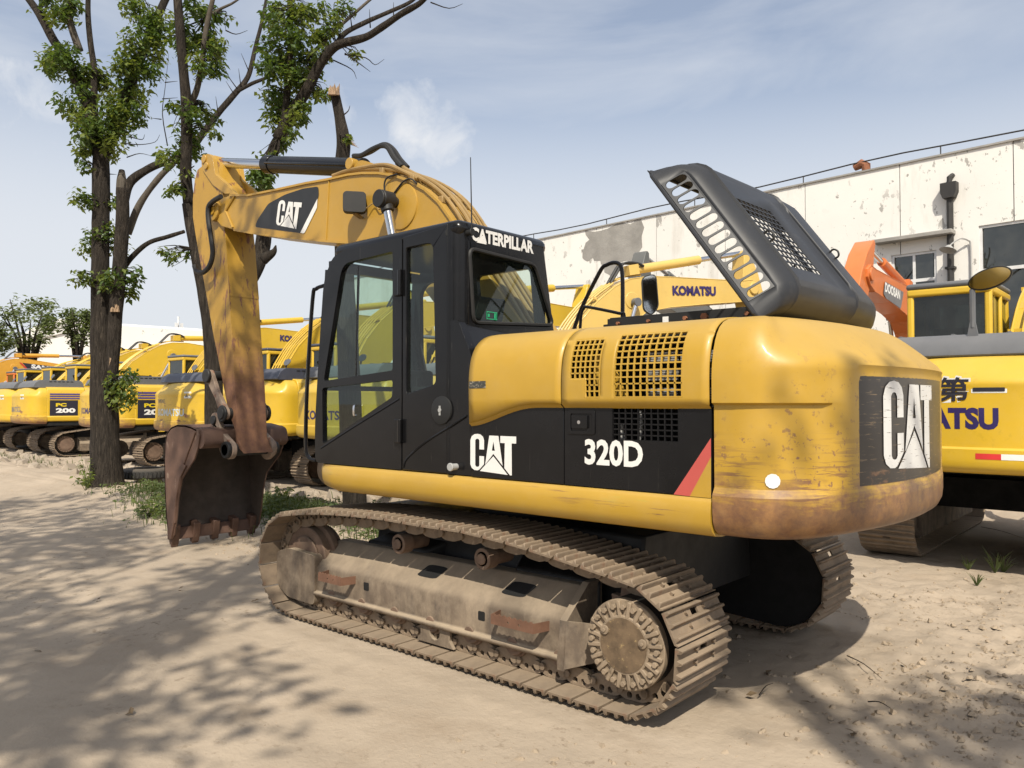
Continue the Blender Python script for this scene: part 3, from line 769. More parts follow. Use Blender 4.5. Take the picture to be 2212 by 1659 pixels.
def cw_pt(i, j, off=0, kom=False):
    i2 = max(0, min(len(CWO) - 1, i))
    x, y = CWO[i2]
    a = CWO[max(0, i2 - 1)]; c = CWO[min(len(CWO) - 1, i2 + 1)]
    d = Vector((c[0] - a[0], c[1] - a[1])).normalized(); n = Vector((d.y, -d.x))
    if n.dot(Vector((x + 1.5, y))) < 0: n = -n
    z, ins = SIDEP[j]
    rear = ss(.30, .80, -n.x)
    ins = lerp(ins, REARP.get(z, ins), rear)
    if not kom:
        side = ss(1.03, 1.13, abs(y))
        ins += .026 * ss(1.275, 1.315, z) * (1 - ss(1.733, 1.745, z)) * side
        if abs(y) < .92: ins += .016 * (1 - ss(.86, .91, abs(y))) * ss(1.275, 1.315, z) * (1 - ss(1.915, 1.94, z))
    else:
        ins += .035 * ss(1.295, 1.315, z)
    ins -= off
    return (min(x - n.x * ins, -2.122), y - n.y * ins, z)
def cw_mesh(m, kom=False):
    b = MB(); nu, nv = len(CWO), len(SIDEP)
    b.grid(lambda i, j: cw_pt(i, j, 0, kom), nu, nv)
    top = [cw_pt(i, nv - 1, 0, kom) for i in range(nu)]; b.add(top, [tuple(range(nu))])
    bot = [cw_pt(i, 0, 0, kom) for i in range(nu)]; b.add(bot, [tuple(range(nu))])
    # flat front face
    for sgn in (0,):
        l = [cw_pt(0, j, 0, kom) for j in range(nv)]; r_ = [cw_pt(nu - 1, j, 0, kom) for j in range(nv)]
        vs = l + r_; b.add(vs, [(j, j + 1, nv + j + 1, nv + j) for j in range(nv - 1)])
    return b.mesh('counterweight', m, smooth=32)
CW = obj('counterweight', cw_mesh('cw_yellow'), EX)
# black logo panel and logo follow the rear curve
ri = [i for i in range(len(CWO)) if abs(CWO[i][1]) < .755]
rj = [j for j in range(len(SIDEP)) if 1.30 < SIDEP[j][0] < 1.93]
def rear_at(y, z, off):
    # point on the recessed rear face
    x = CWX(y); n = CWN(y)
    return (x - n.x * (.016 - off), y - n.y * (.016 - off), z)
b = MB(); pan = rrect(-.735, 1.318, .735, 1.908, .04, 3)
nn = 24
b.grid(lambda i, j: rear_at(lerp(.855, -.855, i / nn), lerp(1.318, 1.908, j / 6), .003), nn + 1, 7)
def ray_y(x):
    d = pray(x, 900); o = CAM - Vector((.70, 0, 0)); a = d.x ** 2 + d.y ** 2; bq = 2 * (o.x * d.x + o.y * d.y); c = o.x ** 2 + o.y ** 2 - 3.484 ** 2; D = max(0, bq * bq - 4 * a * c)
    t = (-bq - math.sqrt(D)) / (2 * a); return (CAM + d * t).y
LP = b.build('logo_panel', 'worn_black', CW, smooth=40)
cat_logo('logo', lambda a, c: rear_at(lerp(ray_y(1905), ray_y(2010), a), lerp(1.365, 1.865, c), .007), 'worn_white', CW, sub=3)
# round reflector patch
p0 = PX(1665, 1028, 'Y', 1.30)
cand = [(((Vector(cw_pt(i, j)) - CAM).normalized() - (p0 - CAM).normalized()).length, i, j) for i in range(2, 20) for j in range(9, 16)]
_, ci, cj = min(cand)
cc = Vector(cw_pt(ci, cj)); tx = (Vector(cw_pt(ci + 1, cj)) - Vector(cw_pt(ci - 1, cj))).normalized(); nrm = tx.cross(UP).normalized()
if nrm.dot(CAM - cc) < 0: nrm = -nrm
b = MB(); b.sheet([(r_ * math.cos(a), r_ * math.sin(a)) for a, r_ in [(2 * math.pi * k / 28, .036 + .0012 * math.sin(k * 2.7)) for k in range(28)]], [], lambda u, v: cc + tx * u + UP * v + nrm * .004)
obj('round_sticker', b.raw('round_sticker', 'white_decal'), CW)

# ---------- engine bay frame and raised hood
b = MB(); b.box((-2.10, .64, 2.2), (-1.02, .72, 2.222))
b.box((-2.10, .66, 2.222), (-1.04, .70, 2.30)); b.box((-2.10, .62, 2.295), (-1.06, .70, 2.306)); b.box((-2.10, -.98, 2.14), (-.9, -.90, 2.28)); b.box((-1.06, -.9, 2.14), (-.98, .66, 2.27))
FRM = b.build('hood_frame', 'black_matte', EX, bevel=.004)
for x, s in ((-1.13, .011), (-1.36, .011), (-1.62, .014), (-1.75, .024), (-2.02, .014)):
    b = MB(); b.cyl((x, .70, 2.265), (x, .72, 2.265), s, 6); b.build('bolt', 'bolt_rust', FRM)
b = MB(); b.box((-1.50, .699, 2.235), (-1.46, .7045, 2.285)); b.build('sticker', 'white_decal', FRM)
b = MB(); b.box((-2.05, -.88, 1.95), (-1.08, .62, 2.02)); b.cyl((-1.7, -.2, 2.0), (-1.25, -.2, 2.0), .17, 20); b.build('engine', 'frame_steel', EX, bevel=.03)
b = MB(); b.box((-1.0, -.97, 2.12), (-.42, 1.0, 2.19)); b.box((-.42, -1.28, 1.9), (.34, -.45, 2.1)); b.build('top_cover', 'black_matte', EX, bevel=.015)

HO = Vector((-2.185, 0, 2.203)); th = R(54); HU = Vector((math.cos(th), 0, math.sin(th))); HN = Vector((-math.sin(th), 0, math.cos(th)))
HY0, HY1, HLn, HE = .93, -.90, 1.18, .97
def HPt(u, y, n): return HO + HU * u + HN * n + Vector((0, y, 0))
hood_sec = [(HY0, 0.0), (.925, .015), (.838, .155), (.828, .172), (.805, .196), (.775, .217), (.735, .235), (.72, .240), (.715, .254), (.70, .254), (.69, .244), (.0, .26), (-.24, .26), (-.25, .274), (-.265, .274), (-.275, .262), (-.6, .255), (-.72, .235), (-.80, .19), (-.85, .13), (HY1, 0)]
us = [0, .004, .015, .04, .075, .115, .2, .3, .4, .5, .6, .7, .8, .9, .96, 1.0, 1.04, 1.09, 1.13, 1.16, HLn]
def hf(u):
    f = 1
    if u < .13: f = (.35 + .65 * max(0, 1 - ((.13 - u) / .13) ** 2) ** .5) if u > 0 else 0
    if u > HE: f *= max(0, 1 - ((u - HE) / (HLn - HE)) ** 2) ** .5
    return f
def hoodP(i, j):
    u = us[i]; y, n = hood_sec[j]; return tuple(HPt(u, y, n * hf(u)))
b = MB(); b.grid(hoodP, len(us), len(hood_sec), lambda i, j: (j in (1, 19) and 5 <= i <= 15) or (j in (10, 11) and 5 <= i <= 12))
def midn(y): return lerp(.244, .26, min(1, (.69 - y) / .69))
G0, G1, GY0, GY1 = .21, .77, .655, .17
b.sheet([(.115, .69), (.115, 0), (.115, -.24), (.9, -.24), (.9, 0), (.9, .69)], [[(G0, GY0), (G0, GY1), (G1, GY1), (G1, GY0)]], lambda u, y: tuple(HPt(u, y, midn(y) * hf(u))))
HD = b.build('engine_hood', 'hood_black', EX, smooth=40, solid=.008)
rim = [HPt(.0, .75, .0), HPt(.0, .86, .0), HPt(.015, .915, .0)] + [HPt(u, HY0 + .006, .0) for u in frange(.04, HLn - .06, .1)] + [HPt(HLn - .01, .90, 0), HPt(HLn, .83, 0), HPt(HLn, 0, 0), HPt(HLn, HY1, 0), HPt(HLn - .1, HY1 - .005, 0), HPt(.02, HY1 - .005, 0)]
b = MB(); b.tube(rim, .013, 8); b.build('rim', 'hood_black', HD)
b = MB(); wa, wb = us[5], us[16]; ns = 14
holes = [rrect(lerp(wa, wb, k / ns) + .008, .027, lerp(wa, wb, (k + 1) / ns) - .005, .145, .026, 4) for k in range(ns)]
b.prism([(u, .015) for u in us[5:17]] + [(u, .155) for u in reversed(us[5:17])], holes, lambda u, v, w2: tuple(HPt(u, lerp(.925, .838, (v - .015) / .14) + w2, v * hf(u))), -.004, .004)
b.build('slotted_side', 'hood_black', HD)
b = MB()
for k in range(13):
    u = lerp(G0, G1, k / 12); b.bar(HPt(u, GY0 + .005, midn(GY0) - .003), HPt(u, GY1 - .005, midn(GY1) - .003), .010, .006, HN)
for k in range(9):
    y = lerp(GY0, GY1, k / 8); b.bar(HPt(G0 - .005, y, midn(y) - .004), HPt(G1 + .005, y, midn(y) - .004), .009, .006, HN)
o = b.build('mesh_grille', 'hood_black', HD, smooth=0); o['kind'] = 'stuff'
for u, y, n in ((.42, .705, .25), (.51, -.52, .258), (1.08, .62, .15), (1.08, -.05, .16)):
    b = MB(); b.tube(spline([HPt(u - .03, y, n), HPt(u - .03, y, n + .03), HPt(u, y, n + .045), HPt(u + .03, y, n + .03), HPt(u + .03, y, n)], 4), .007, 6); b.build('hook', 'black_matte', HD)
b = MB(); b.bar(HPt(.7, -.7, .0), (-1.15, -.7, 2.2), .015, .015); b.build('hood_prop', 'black_matte', HD)
b = MB(); b.box((-2.35, -.62, 2.205), (-2.2, -.35, 2.235)); b.build('lifting_eye', 'cat_yellow', CW, bevel=.01)

# ---------- cab
CB = empty('cab'); CB.parent = EX
YL = 1.32
def cpx(pts, Y=YL): return [(PX(x, y, 'Y', Y).x, PX(x, y, 'Y', Y).z) for x, y in pts]
wu = rpoly(cpx([(739, 570), (848, 543), (848, 800), (699, 823)]), [.10, .02, .02, .03], 5)
wl = rpoly(cpx([(696, 838), (848, 820), (848, 857), (697, 960)]), .03, 4)
wr = rpoly(cpx([(877, 536), (935, 524), (941, 829), (877, 851)]), [.02, .06, .04, .03], 5)
door_o = rpoly([(.308, 1.264), (1.345, 1.264), (1.355, 1.55), (1.305, 2.15), (1.245, 2.72), (1.13, 2.89), (1.0, 2.925), (.308, 2.935)], [.01, .05, .3, .3, .12, .12, .1, .02], 4)
b = MB(); b.prism(door_o, [wu, wl], mY, 1.275, YL); DR = b.build('cab_door', 'black_paint', CB, bevel=.008)
pan_o = [(-.16, 1.264), (.298, 1.264), (.298, 2.935), (-.16, 2.96)]
b = MB(); b.prism(pan_o, [wr], mY, 1.275, YL); SP = b.build('side_panel', 'black_paint', CB, bevel=.006)
# rear corner column and lower filler
b = MB()
n = 8; zz = [1.264, 2.0, 2.88, 2.965]
b.grid(lambda i, j: (-.16 - .10 * math.sin(R(90) * i / n), 1.22 + .10 * math.cos(R(90) * i / n), zz[j]), n + 1, 4)
b.grid(lambda i, j: (-.16 - .06 * math.sin(R(90) * i / n), 1.22 + .06 * math.cos(R(90) * i / n), zz[j]), n + 1, 4)
b.build('corner_post', 'black_paint', CB, smooth=50)
b = MB(); b.prism(rpoly([(-.165, 1.264), (-.165, 2.30), (-.255, 2.30), (-.40, 2.02), (-.398, 1.264)], [.005, .005, .02, .08, .005], 4), [], mY, 1.25, 1.316); b.build('rear_filler', 'black_paint', CB, bevel=.012)
b = MB(); b.add([(-.26, 1.26, 2.28), (-.40, 1.31, 2.02), (-.42, .3, 2.05), (-.26, .24, 2.2)], [(0, 1, 2, 3)]); b.build('rear_deck', 'black_paint', CB)
# raised moulding line on the lower side panel and door
ml = [PX(*p, 'Y', YL) for p in ((872, 1010), (880, 990), (920, 955), (975, 920), (1008, 898))]
b = MB(); b.tube(spline([(p.x, YL + .001, p.z) for p in ml], 4), .007, 6); b.build('moulding', 'black_paint', SP)
ml = [PX(*p, 'Y', YL) for p in ((694, 968), (760, 925), (862, 862))]
b = MB(); b.tube(spline([(p.x, YL + .001, p.z) for p in ml], 3), .006, 6); b.build('moulding', 'black_paint', DR)
# rear wall with window (rear plane X = -.26)
XR = -.26
def rpx(pts): return [(PX(x, y, 'X', XR).y, PX(x, y, 'X', XR).z) for x, y in pts]
rw = rpoly(rpx([(1013, 536), (1155, 572), (1194, 703), (1022, 697)]), .06, 5)
b = MB(); b.prism([(1.225, 2.05), (1.225, 2.95), (.40, 2.95), (.22, 2.05)], [rw], mX, XR, XR + .04); RW = b.build('rear_wall', 'black_paint', CB, bevel=.01)
b = MB(); b.tube([(XR - .004, y, z) for y, z in rw] + [(XR - .004, *rw[0])], .014, 6); b.build('window_seal', 'rubber', RW)
# roof
b = MB(); b.box((-.262, .34, 2.865), (1.14, 1.318, 2.992))
o = b.build('roof', 'black_paint', CB, bevel=.07, seg=4)
b = MB(); b.box((.1, .5, 2.985), (.85, 1.15, 3.01)); b.build('roof_hatch', 'black_paint', o, bevel=.02)
# far (right) side, front pillars, floor
b = MB(); b.prism([(-.22, 1.27), (1.30, 1.27), (1.30, 2.0), (1.22, 2.75), (1.10, 2.9), (-.22, 2.9)], [rpoly([(-.12, 2.0), (.45, 2.0), (.45, 2.78), (-.12, 2.78)], .05), rpoly([(.53, 1.75), (1.22, 1.75), (1.14, 2.70), (1.05, 2.78), (.53, 2.78)], .05)], lambda u, v, w: (u, w + .10 * ss(2.0, 2.9, v), v), .26, .30)
b.build('right_wall', 'black_paint', CB)
b = MB()
for y in (.36, 1.285): b.bar((1.315, y, 1.6), (1.215, y, 2.8), .05, .05)
b.bar((1.32, .3, 1.30), (1.32, 1.29, 1.30), .05, .08); b.bar((1.29, .3, 1.86), (1.29, 1.29, 1.86), .03, .04); b.bar((1.19, .36, 2.83), (1.19, 1.29, 2.83), .06, .08)
b.build('front_frame', 'black_paint', CB)
b = MB(); b.box((-.22, .30, 1.262), (1.30, 1.27, 1.30)); b.box((-.24, .28, 1.30), (-.20, 1.22, 2.05)); b.build('floor', 'black_matte', CB)
# seat and consoles
b = MB(); b.box((.02, .55, 1.32), (.52, 1.02, 1.62)); b.box((0, .53, 1.62), (.56, 1.04, 1.74)); b.build('seat', 'seat_black', CB, bevel=.04, seg=3)
b = MB(); b.prism(rpoly([(-.06, 1.70), (.10, 1.70), (.0, 2.30), (-.12, 2.33)], .04), [], mY, .54, 1.03); b.build('seat_back', 'seat_black', CB, bevel=.04, seg=3)
b = MB(); b.prism(rpoly([(-.05, 2.34), (.02, 2.34), (-.01, 2.52), (-.09, 2.52)], .03), [], mY, .64, .93); b.build('head_rest', 'seat_black', CB, bevel=.03)
b = MB(); b.prism(rpoly([(.0, 1.86), (.10, 1.82), (.06, 1.96), (.0, 1.98)], .03), [], mY, 1.04, 1.14); b.box((-.05, 1.06, 1.5), (.5, 1.2, 1.86)); b.build('console', 'seat_black', CB, bevel=.02)
b = MB(); b.prism(rpoly([(-.14, 1.55), (.02, 1.55), (-.02, 2.0), (-.14, 2.0)], .03), [], mY, 1.05, 1.22); b.build('seat_cloth', 'seat_brown', CB, bevel=.03)
b = MB(); b.tube([(.45, 1.13, 1.86), (.48, 1.13, 2.0), (.47, 1.13, 2.04)], [.012, .012, .024], 8); b.tube([(.45, .42, 1.86), (.48, .42, 2.0), (.47, .42, 2.04)], [.012, .012, .024], 8); b.tube([(.95, .62, 1.3), (.90, .62, 1.95)], .012, 6); b.tube([(.95, .88, 1.3), (.90, .88, 1.95)], .012, 6); each(b, 'lever', 'black_matte', CB)
b = MB(); b.box((1.0, .34, 1.3), (1.2, .5, 2.02)); b.build('monitor_console', 'seat_black', CB, bevel=.03)
# panes
def pane(name, poly, mp, w, m='cab_glass', parent=None):
    b = MB(); b.sheet(poly, [], lambda u, v: mp(u, v, w)); return obj(name, b.raw(name, m), parent or CB)
def grow(poly, k=.008):
    c = (sum(p[0] for p in poly) / len(poly), sum(p[1] for p in poly) / len(poly)); return [(a + (k if a > c[0] else -k), d + (k if d > c[1] else -k)) for a, d in poly]
pane('pane', wu, mY, 1.296, parent=DR); pane('pane', wl, mY, 1.296, parent=DR); pane('pane', wr, mY, 1.296, parent=SP); pane('pane', rw, mX, XR + .014, parent=RW)
b = MB(); b.add([(1.325, .32, 1.34), (1.325, 1.28, 1.34), (1.225, 1.28, 2.8), (1.225, .36, 2.8)], [(0, 1, 2, 3)]); b.build('windscreen', 'cab_glass', CB)
b = MB(); b.tube([(PX(x, y, 'Y', 1.291).x, 1.291, PX(x, y, 'Y', 1.291).z) for x, y in ((775, 575), (772, 690), (770, 812))], .011, 6); b.build('window_divider', 'black_paint', DR)
# fittings: hinges, knob, handle
for y0, y1 in ((583, 640), (905, 957)):
    p, q = PX(862, y0, 'Y', YL), PX(862, y1, 'Y', YL)
    b = MB(); b.box((p.x - .035, YL - .005, q.z), (p.x + .035, YL + .022, p.z)); b.cyl((p.x - .03, YL + .022, q.z), (p.x - .03, YL + .022, p.z), .016, 10); b.build('hinge', 'black_paint', CB, bevel=.006)
p = PX(955, 886, 'Y', YL)
b = MB(); b.tube([(p.x, YL, p.z), (p.x, YL + .012, p.z), (p.x, YL + .022, p.z)], [.098, .095, .05], 28); b.build('round_cap', 'black_matte', SP, smooth=60)
b = MB(); b.cyl((p.x, YL + .02, p.z), (p.x, YL + .027, p.z), .016, 6); b.box((p.x - .008, YL + .02, p.z - .035), (p.x + .008, YL + .0245, p.z + .03)); b.build('cap_screw', 'lamp_grey', SP)
p = PX(985, 1008, 'Y', YL)
b = MB(); b.cyl((p.x, YL - .01, p.z), (p.x, YL + .045, p.z), .022, 14); b.cyl((p.x, YL + .045, p.z), (p.x, YL + .06, p.z), .028, 14); b.build('door_stop', 'lamp_grey', SP, bevel=.004)
p = PX(778, 887, 'Y', YL)
b = MB(); b.tube(spline([(p.x + .05, YL, p.z + .035), (p.x + .05, YL + .02, p.z + .035), (p.x + .05, YL + .02, p.z - .035), (p.x + .05, YL, p.z - .035)], 3), .008, 6); b.build('door_handle', 'chrome', DR)
# work lamps / studs on the rear corner
for x, y in ((976, 505), (1010, 503)):
    p = PX(x, y, 'Y', 1.27) if x < 1000 else PX(x, y, 'X', XR)
    d = Vector((-.25, .95, 0)).normalized() if x < 1000 else Vector((-1, 0, 0))
    b = MB(); b.cyl(p - d * .03, p + d * .035, .02, 12); b.cyl(p + d * .035, p + d * .05, .026, 12); b.build('mounting_stud', 'black_matte', CB, bevel=.003)
p = PX(1012, 500, 'X', XR)
b = MB(); b.tube([p + Vector((-.03, 0, 0)), p + Vector((-.03, 0, .06)), p + Vector((-.03, .012, .50))], [.007, .005, .003], 6); b.build('antenna', 'black_matte', CB)
# front hand rail
hr = [PX(x, y, 'Y', 1.30) for x, y in ((697, 612), (694, 624), (683, 630))]
b = MB(); pts = [(1.27, 1.30, 2.68), (1.36, 1.31, 2.66), (1.40, 1.315, 2.58), (1.46, 1.32, 1.9), (1.475, 1.32, 1.42), (1.45, 1.31, 1.30), (1.36, 1.30, 1.28)]
b.tube(spline(pts, 4), .016, 8); b.build('hand_rail', 'black_paint', CB)
# rear lettering and stickers
def rmap(o, u, v): return plane_map(o, u, v)
a = PX(1016, 516, 'X', XR - .004); c = PX(1152, 546, 'X', XR - .004); zt = PX(1016, 488, 'X', XR - .004).z
y0, y1 = 1.195, PX(1152, 546, 'X', XR).y
z0 = PX(1018, 519, 'X', XR).z; z1 = PX(1018, 489, 'X', XR).z
lettering('lettering', 'CATERPILLAR', (XR - .003, y0, z0), (0, y1 - y0, 0), (0, 0, z1 - z0), 'white_decal', RW, .045)
b = MB(); k = .5
lettering('lettering', 'A', (0, 0, 0), (1, 0, 0), (0, 1, 0), 'white_decal', RW) if False else None
tri = [(y0 + (y1 - y0) * .075, z0 - .008), (y0 + (y1 - y0) * .15, z0 + .045), (y0 + (y1 - y0) * .225, z0 - .008)]
patch('logo_triangle', tri, lambda u, v: (XR - .006, u, v), 'white_decal', RW)
p = PX(1051, 689, 'X', XR + .012); 
patch('exit_sticker', [(0, 0), (1, 0), (1, 1), (0, 1)], plane_map(p, (0, -.11, 0), (0, 0, .055)), 'green_sticker', RW, holes=[[(.06, .1), (.94, .1), (.94, .9), (.06, .9)]])
patch('exit_sticker', [(.12, .3), (.3, .3), (.3, .7), (.12, .7)], plane_map(p, (0, -.11, 0), (0, 0, .055)), 'green_sticker', RW)
patch('exit_sticker', [(.72, .15), (.88, .15), (.88, .85), (.72, .85)], plane_map(p, (0, -.11, 0), (0, 0, .055)), 'green_sticker', RW)

# ---------- hand rails and mirror on the far side of the deck
b = MB(); b.tube(spline([(.66, -1.2, 2.05), (.62, -1.2, 2.50), (.34, -1.2, 2.98), (.24, -1.2, 3.06), (.12, -1.2, 3.06), (.07, -1.2, 2.95), (.068, -1.2, 2.5), (.068, -1.2, 2.1)], 5), .02, 8); b.build('hand_rail', 'black_paint', EX)
b = MB(); b.tube(spline([(-.08, -.3, 2.1), (-.10, -.3, 2.45), (-.13, -.3, 2.53), (-.17, -.3, 2.54), (-.48, -.3, 2.465), (-.53, -.3, 2.44), (-.54, -.3, 2.2)], 4), .013, 8); b.build('hand_rail', 'black_paint', EX)
mc = PX(1403, 634, 'Y', -1.3)
b = MB(); mpl = lambda u, v, w_: mc + Vector((-.756, -.655, 0)) * u + UP * v - FW * w_
b.prism(rpoly([(-.075, .16), (.065, .19), (.09, -.13), (.02, -.21), (-.06, -.16)], .06, 5), [], mpl, -.03, .0); MR = b.build('mirror', 'black_matte', EX, bevel=.015)
b = MB(); b.prism(rpoly([(-.065, .15), (.055, .178), (.08, -.12), (.015, -.2), (-.05, -.15)], .05, 5), [], mpl, .0005, .004); b.build('mirror_glass', 'mirror_glass', MR)
b = MB(); b.tube([mc + UP * -.2 + FW * .04, mc + UP * -.45 + FW * .02 + RT * -.1, mc + UP * -.75], .015, 6); b.build('mirror_arm', 'black_matte', MR)

# ---------- boom
BY = .235
def bpx(pts, Y=BY): return [(PX(x, y, 'Y', Y).x, PX(x, y, 'Y', Y).z) for x, y in pts]
def z2(pts): return [(363.9 + .329 * x, 291 + .329 * y) for x, y in pts]
top = bpx(z2([(300, 470), (330, 420), (400, 398), (520, 398), (700, 362), (900, 318), (1050, 292), (1180, 262), (1270, 252), (1380, 252), (1480, 268), (1580, 302), (1680, 358), (1770, 440), (1845, 545), (1900, 640)]))
bot = bpx(z2([(1240, 712), (1020, 698), (760, 672), (560, 648), (430, 625), (340, 600), (290, 540)]))
foot_b = [(.30, 1.62), (-.02, 1.62), (-.06, 1.85)]
boom_poly = top + [(.08, 2.35)] + [(-.08, 1.9), (-.05, 1.66), (.15, 1.58), (.36, 1.70), (.75, 2.25), (1.25, 2.75), (1.75, 3.13)] + bot
b = MB(); b.prism(boom_poly, [], mY, -BY, BY - .012); BM = b.build('boom', 'boom_yellow', EX, bevel=.008)
# flange strips along top and bottom edges
for seq, of in ((top[2:], 1), (bot[:-2], -1)):
    b = MB()
    for i in range(len(seq) - 1):
        b.bar((seq[i][0], 0, seq[i][1]), (seq[i + 1][0], 0, seq[i + 1][1]), BY * 2 + .012, .022)
    b.build('boom_flange', 'boom_yellow', BM)
# tip bosses
tip = PX(462, 455, 'Y', BY); tipx, tipz = tip.x, tip.z
b = MB(); b.cyl((tipx, -BY - .02, tipz), (tipx, BY + .02, tipz), .13, 24); b.build('tip_boss', 'boom_yellow', BM, bevel=.008)
b = MB(); b.cyl((tipx, BY + .0, tipz), (tipx, BY + .035, tipz), .06, 16); b.prism(rrect(tipx - .05, tipz - .05, tipx + .10, tipz + .05, .03, 3), [], mY, BY + .018, BY + .03); b.build('tip_pin', 'boom_yellow', BM, bevel=.004)
cb = PX(*z2([(1525, 470)])[0], 'Y', BY)
b = MB(); b.tube([(cb.x, BY - .012, cb.z), (cb.x, BY, cb.z), (cb.x, BY + .004, cb.z)], [.22, .215, .20], 32); b.build('boss_plate', 'boom_yellow', BM, smooth=50)
b = MB(); p = [(PX(x, y, 'Y', BY).x, PX(x, y, 'Y', BY).z) for x, y in z2([(1050, 300), (1030, 690)])]; b.tube([(p[0][0], BY - .008, p[0][1]), (p[1][0], BY - .008, p[1][1])], .008, 6); p = [(PX(x, y, 'Y', BY).x, PX(x, y, 'Y', BY).z) for x, y in z2([(430, 405), (375, 500), (420, 610)])]; b.build('weld_seam', 'boom_yellow', BM); b = MB(); b.tube([(q[0], BY - .004, q[1]) for q in p], .014, 6); b.build('weld_seam', 'boom_yellow', BM)
# boom decal
dz = lambda pts: bpx(z2(pts), BY)
patch('decal', rpoly(dz([(563, 605), (578, 560), (650, 452), (760, 392), (880, 352), (980, 338), (983, 405), (868, 645), (860, 645)]), .04, 3), lambda u, v: (u, BY - .009, v), 'boom_decal', BM)
patch('decal_stripe', dz([(975, 418), (972, 478), (892, 640), (884, 647), (862, 643)]), lambda u, v: (u, BY - .006, v), 'white_decal', BM)
o_ = PX(*z2([(700, 602)])[0], 'Y', BY); r_ = PX(*z2([(842, 618)])[0], 'Y', BY); t_ = PX(*z2([(708, 440)])[0], 'Y', BY)
ov = Vector((o_.x, BY - .005, o_.z)); uv = Vector((r_.x - o_.x, 0, r_.z - o_.z)) * 1.06; vv = Vector((t_.x - o_.x - .04, 0, t_.z - o_.z)) * 1.05
cat_logo('logo', plane_map(ov, uv, vv), 'white_decal', BM)
# boom cylinders (both sides)
for sg in (1, -1):
    y = .36 * sg
    p = PX(833, 432, 'Y', .36); pe = Vector((p.x, y, p.z)); pb = Vector((1.02, y, 1.45)); d = (pb - pe).normalized()
    b = MB(); b.cyl(pe + d * .05, pe + d * 1.0, .042, 20); RO = b.build('boom_cylinder_rod', 'chrome', BM)
    b = MB(); b.cyl(pe + d * 1.0, pb, .075, 20); b.build('boom_cylinder', 'black_paint', BM, bevel=.01)
    b = MB(); b.cyl(pe - Vector((0, .07, 0)), pe + Vector((0, .07, 0)), .085, 20); b.cyl(pe, pe + d * .12, .06, 16); b.build('cylinder_eye', 'rubber', BM, bevel=.01)
    b = MB(); b.cyl(Vector((pe.x, 0, pe.z)), Vector((pe.x, .445 * sg, pe.z)), .05, 16); b.cyl(Vector((pe.x, .43 * sg, pe.z)), Vector((pe.x, .452 * sg, pe.z)), .083, 20); b.build('cylinder_pin', 'rubber', BM, bevel=.006)
# work lamp
p = PX(*z2([(1222, 447)])[0], 'Y', .34)
b = MB(); lm = lambda u, v, w_: p + Vector((-.62, -.78, 0)).normalized() * u + UP * v + Vector((-.78, .62, 0)).normalized() * w_
b.prism(rrect(-.11, -.10, .11, .10, .04, 4), [], lm, -.05, .05); LMP = b.build('work_lamp', 'rubber', BM, bevel=.02, seg=3)
b = MB(); b.bar(p + UP * -.1, p + Vector((.02, -.1, -.13)), .05, .015); b.tube(spline([p + Vector((-.1, -.06, -.06)), p + Vector((-.18, -.09, -.02)), p + Vector((-.26, -.09, -.09)), p + Vector((-.36, -.08, -.05))], 4), .006, 5); b.build('lamp_bracket', 'tan_pipe', LMP)
# pipes over the back of the boom
for k in range(5):
    y = .17 - k * .075
    off = .055 + .012 * (k % 2)
    seq = [q for q in top[6:]]
    pts = []
    for i, q in enumerate(seq):
        a = seq[max(0, i - 1)]; c = seq[min(len(seq) - 1, i + 1)]; t = Vector((c[0] - a[0], c[1] - a[1])).normalized(); nrm2 = Vector((-t.y, t.x)); nrm2 = nrm2 if nrm2.y > -.2 else -nrm2
        pts.append((q[0] + nrm2.x * off, y, q[1] + nrm2.y * off))
    st = (0, 1, 2, 3, 4)[k] if k < 4 else 0
    b = MB(); b.tube(spline(pts[st:] + [(.05, y, 2.3), (.0, y, 1.95)], 4), .019 if k < 3 else .014, 8); b.build('boom_pipe', 'tan_pipe', BM)
b = MB()
for i in (9, 11, 13):
    q = top[i]; b.box((q[0] - .03, -.17, q[1] - .01), (q[0] + .03, .21, q[1] + .06))
each(b, 'pipe_clamp', 'tan_pipe', BM, bevel=.01)
pz = [PX(x, y, 'Y', .05) for x, y in z2([(1165, 150), (1140, 215)])]
hs = lambda pts, y, r=.026, m='rubber', nm='hose': (lambda b: b.build(nm, m, BM))(MB().tube(spline([PX(*z2([p])[0], 'Y', y) for p in pts], 5), r, 8))
hs([(1215, 140), (1270, 135), (1340, 95), (1400, 72), (1440, 85), (1480, 150), (1530, 210)], .12)
hs([(1270, 135), (1330, 110), (1410, 65), (1470, 90), (1520, 160), (1570, 215)], -.02)
hs([(1080, 270), (1180, 235), (1330, 205), (1440, 200), (1530, 235), (1640, 290)], .18, .02, 'tan_pipe', 'boom_pipe')
hs([(1500, 185), (1560, 230), (1650, 280), (1760, 360), (1850, 440)], .1, .024, 'tan_pipe', 'boom_pipe')
hs([(1420, 390), (1418, 320), (1440, 280), (1500, 258)], .25, .008, 'rubber'); hs([(1480, 385), (1540, 310), (1590, 290), (1630, 320)], .25, .008, 'rubber')
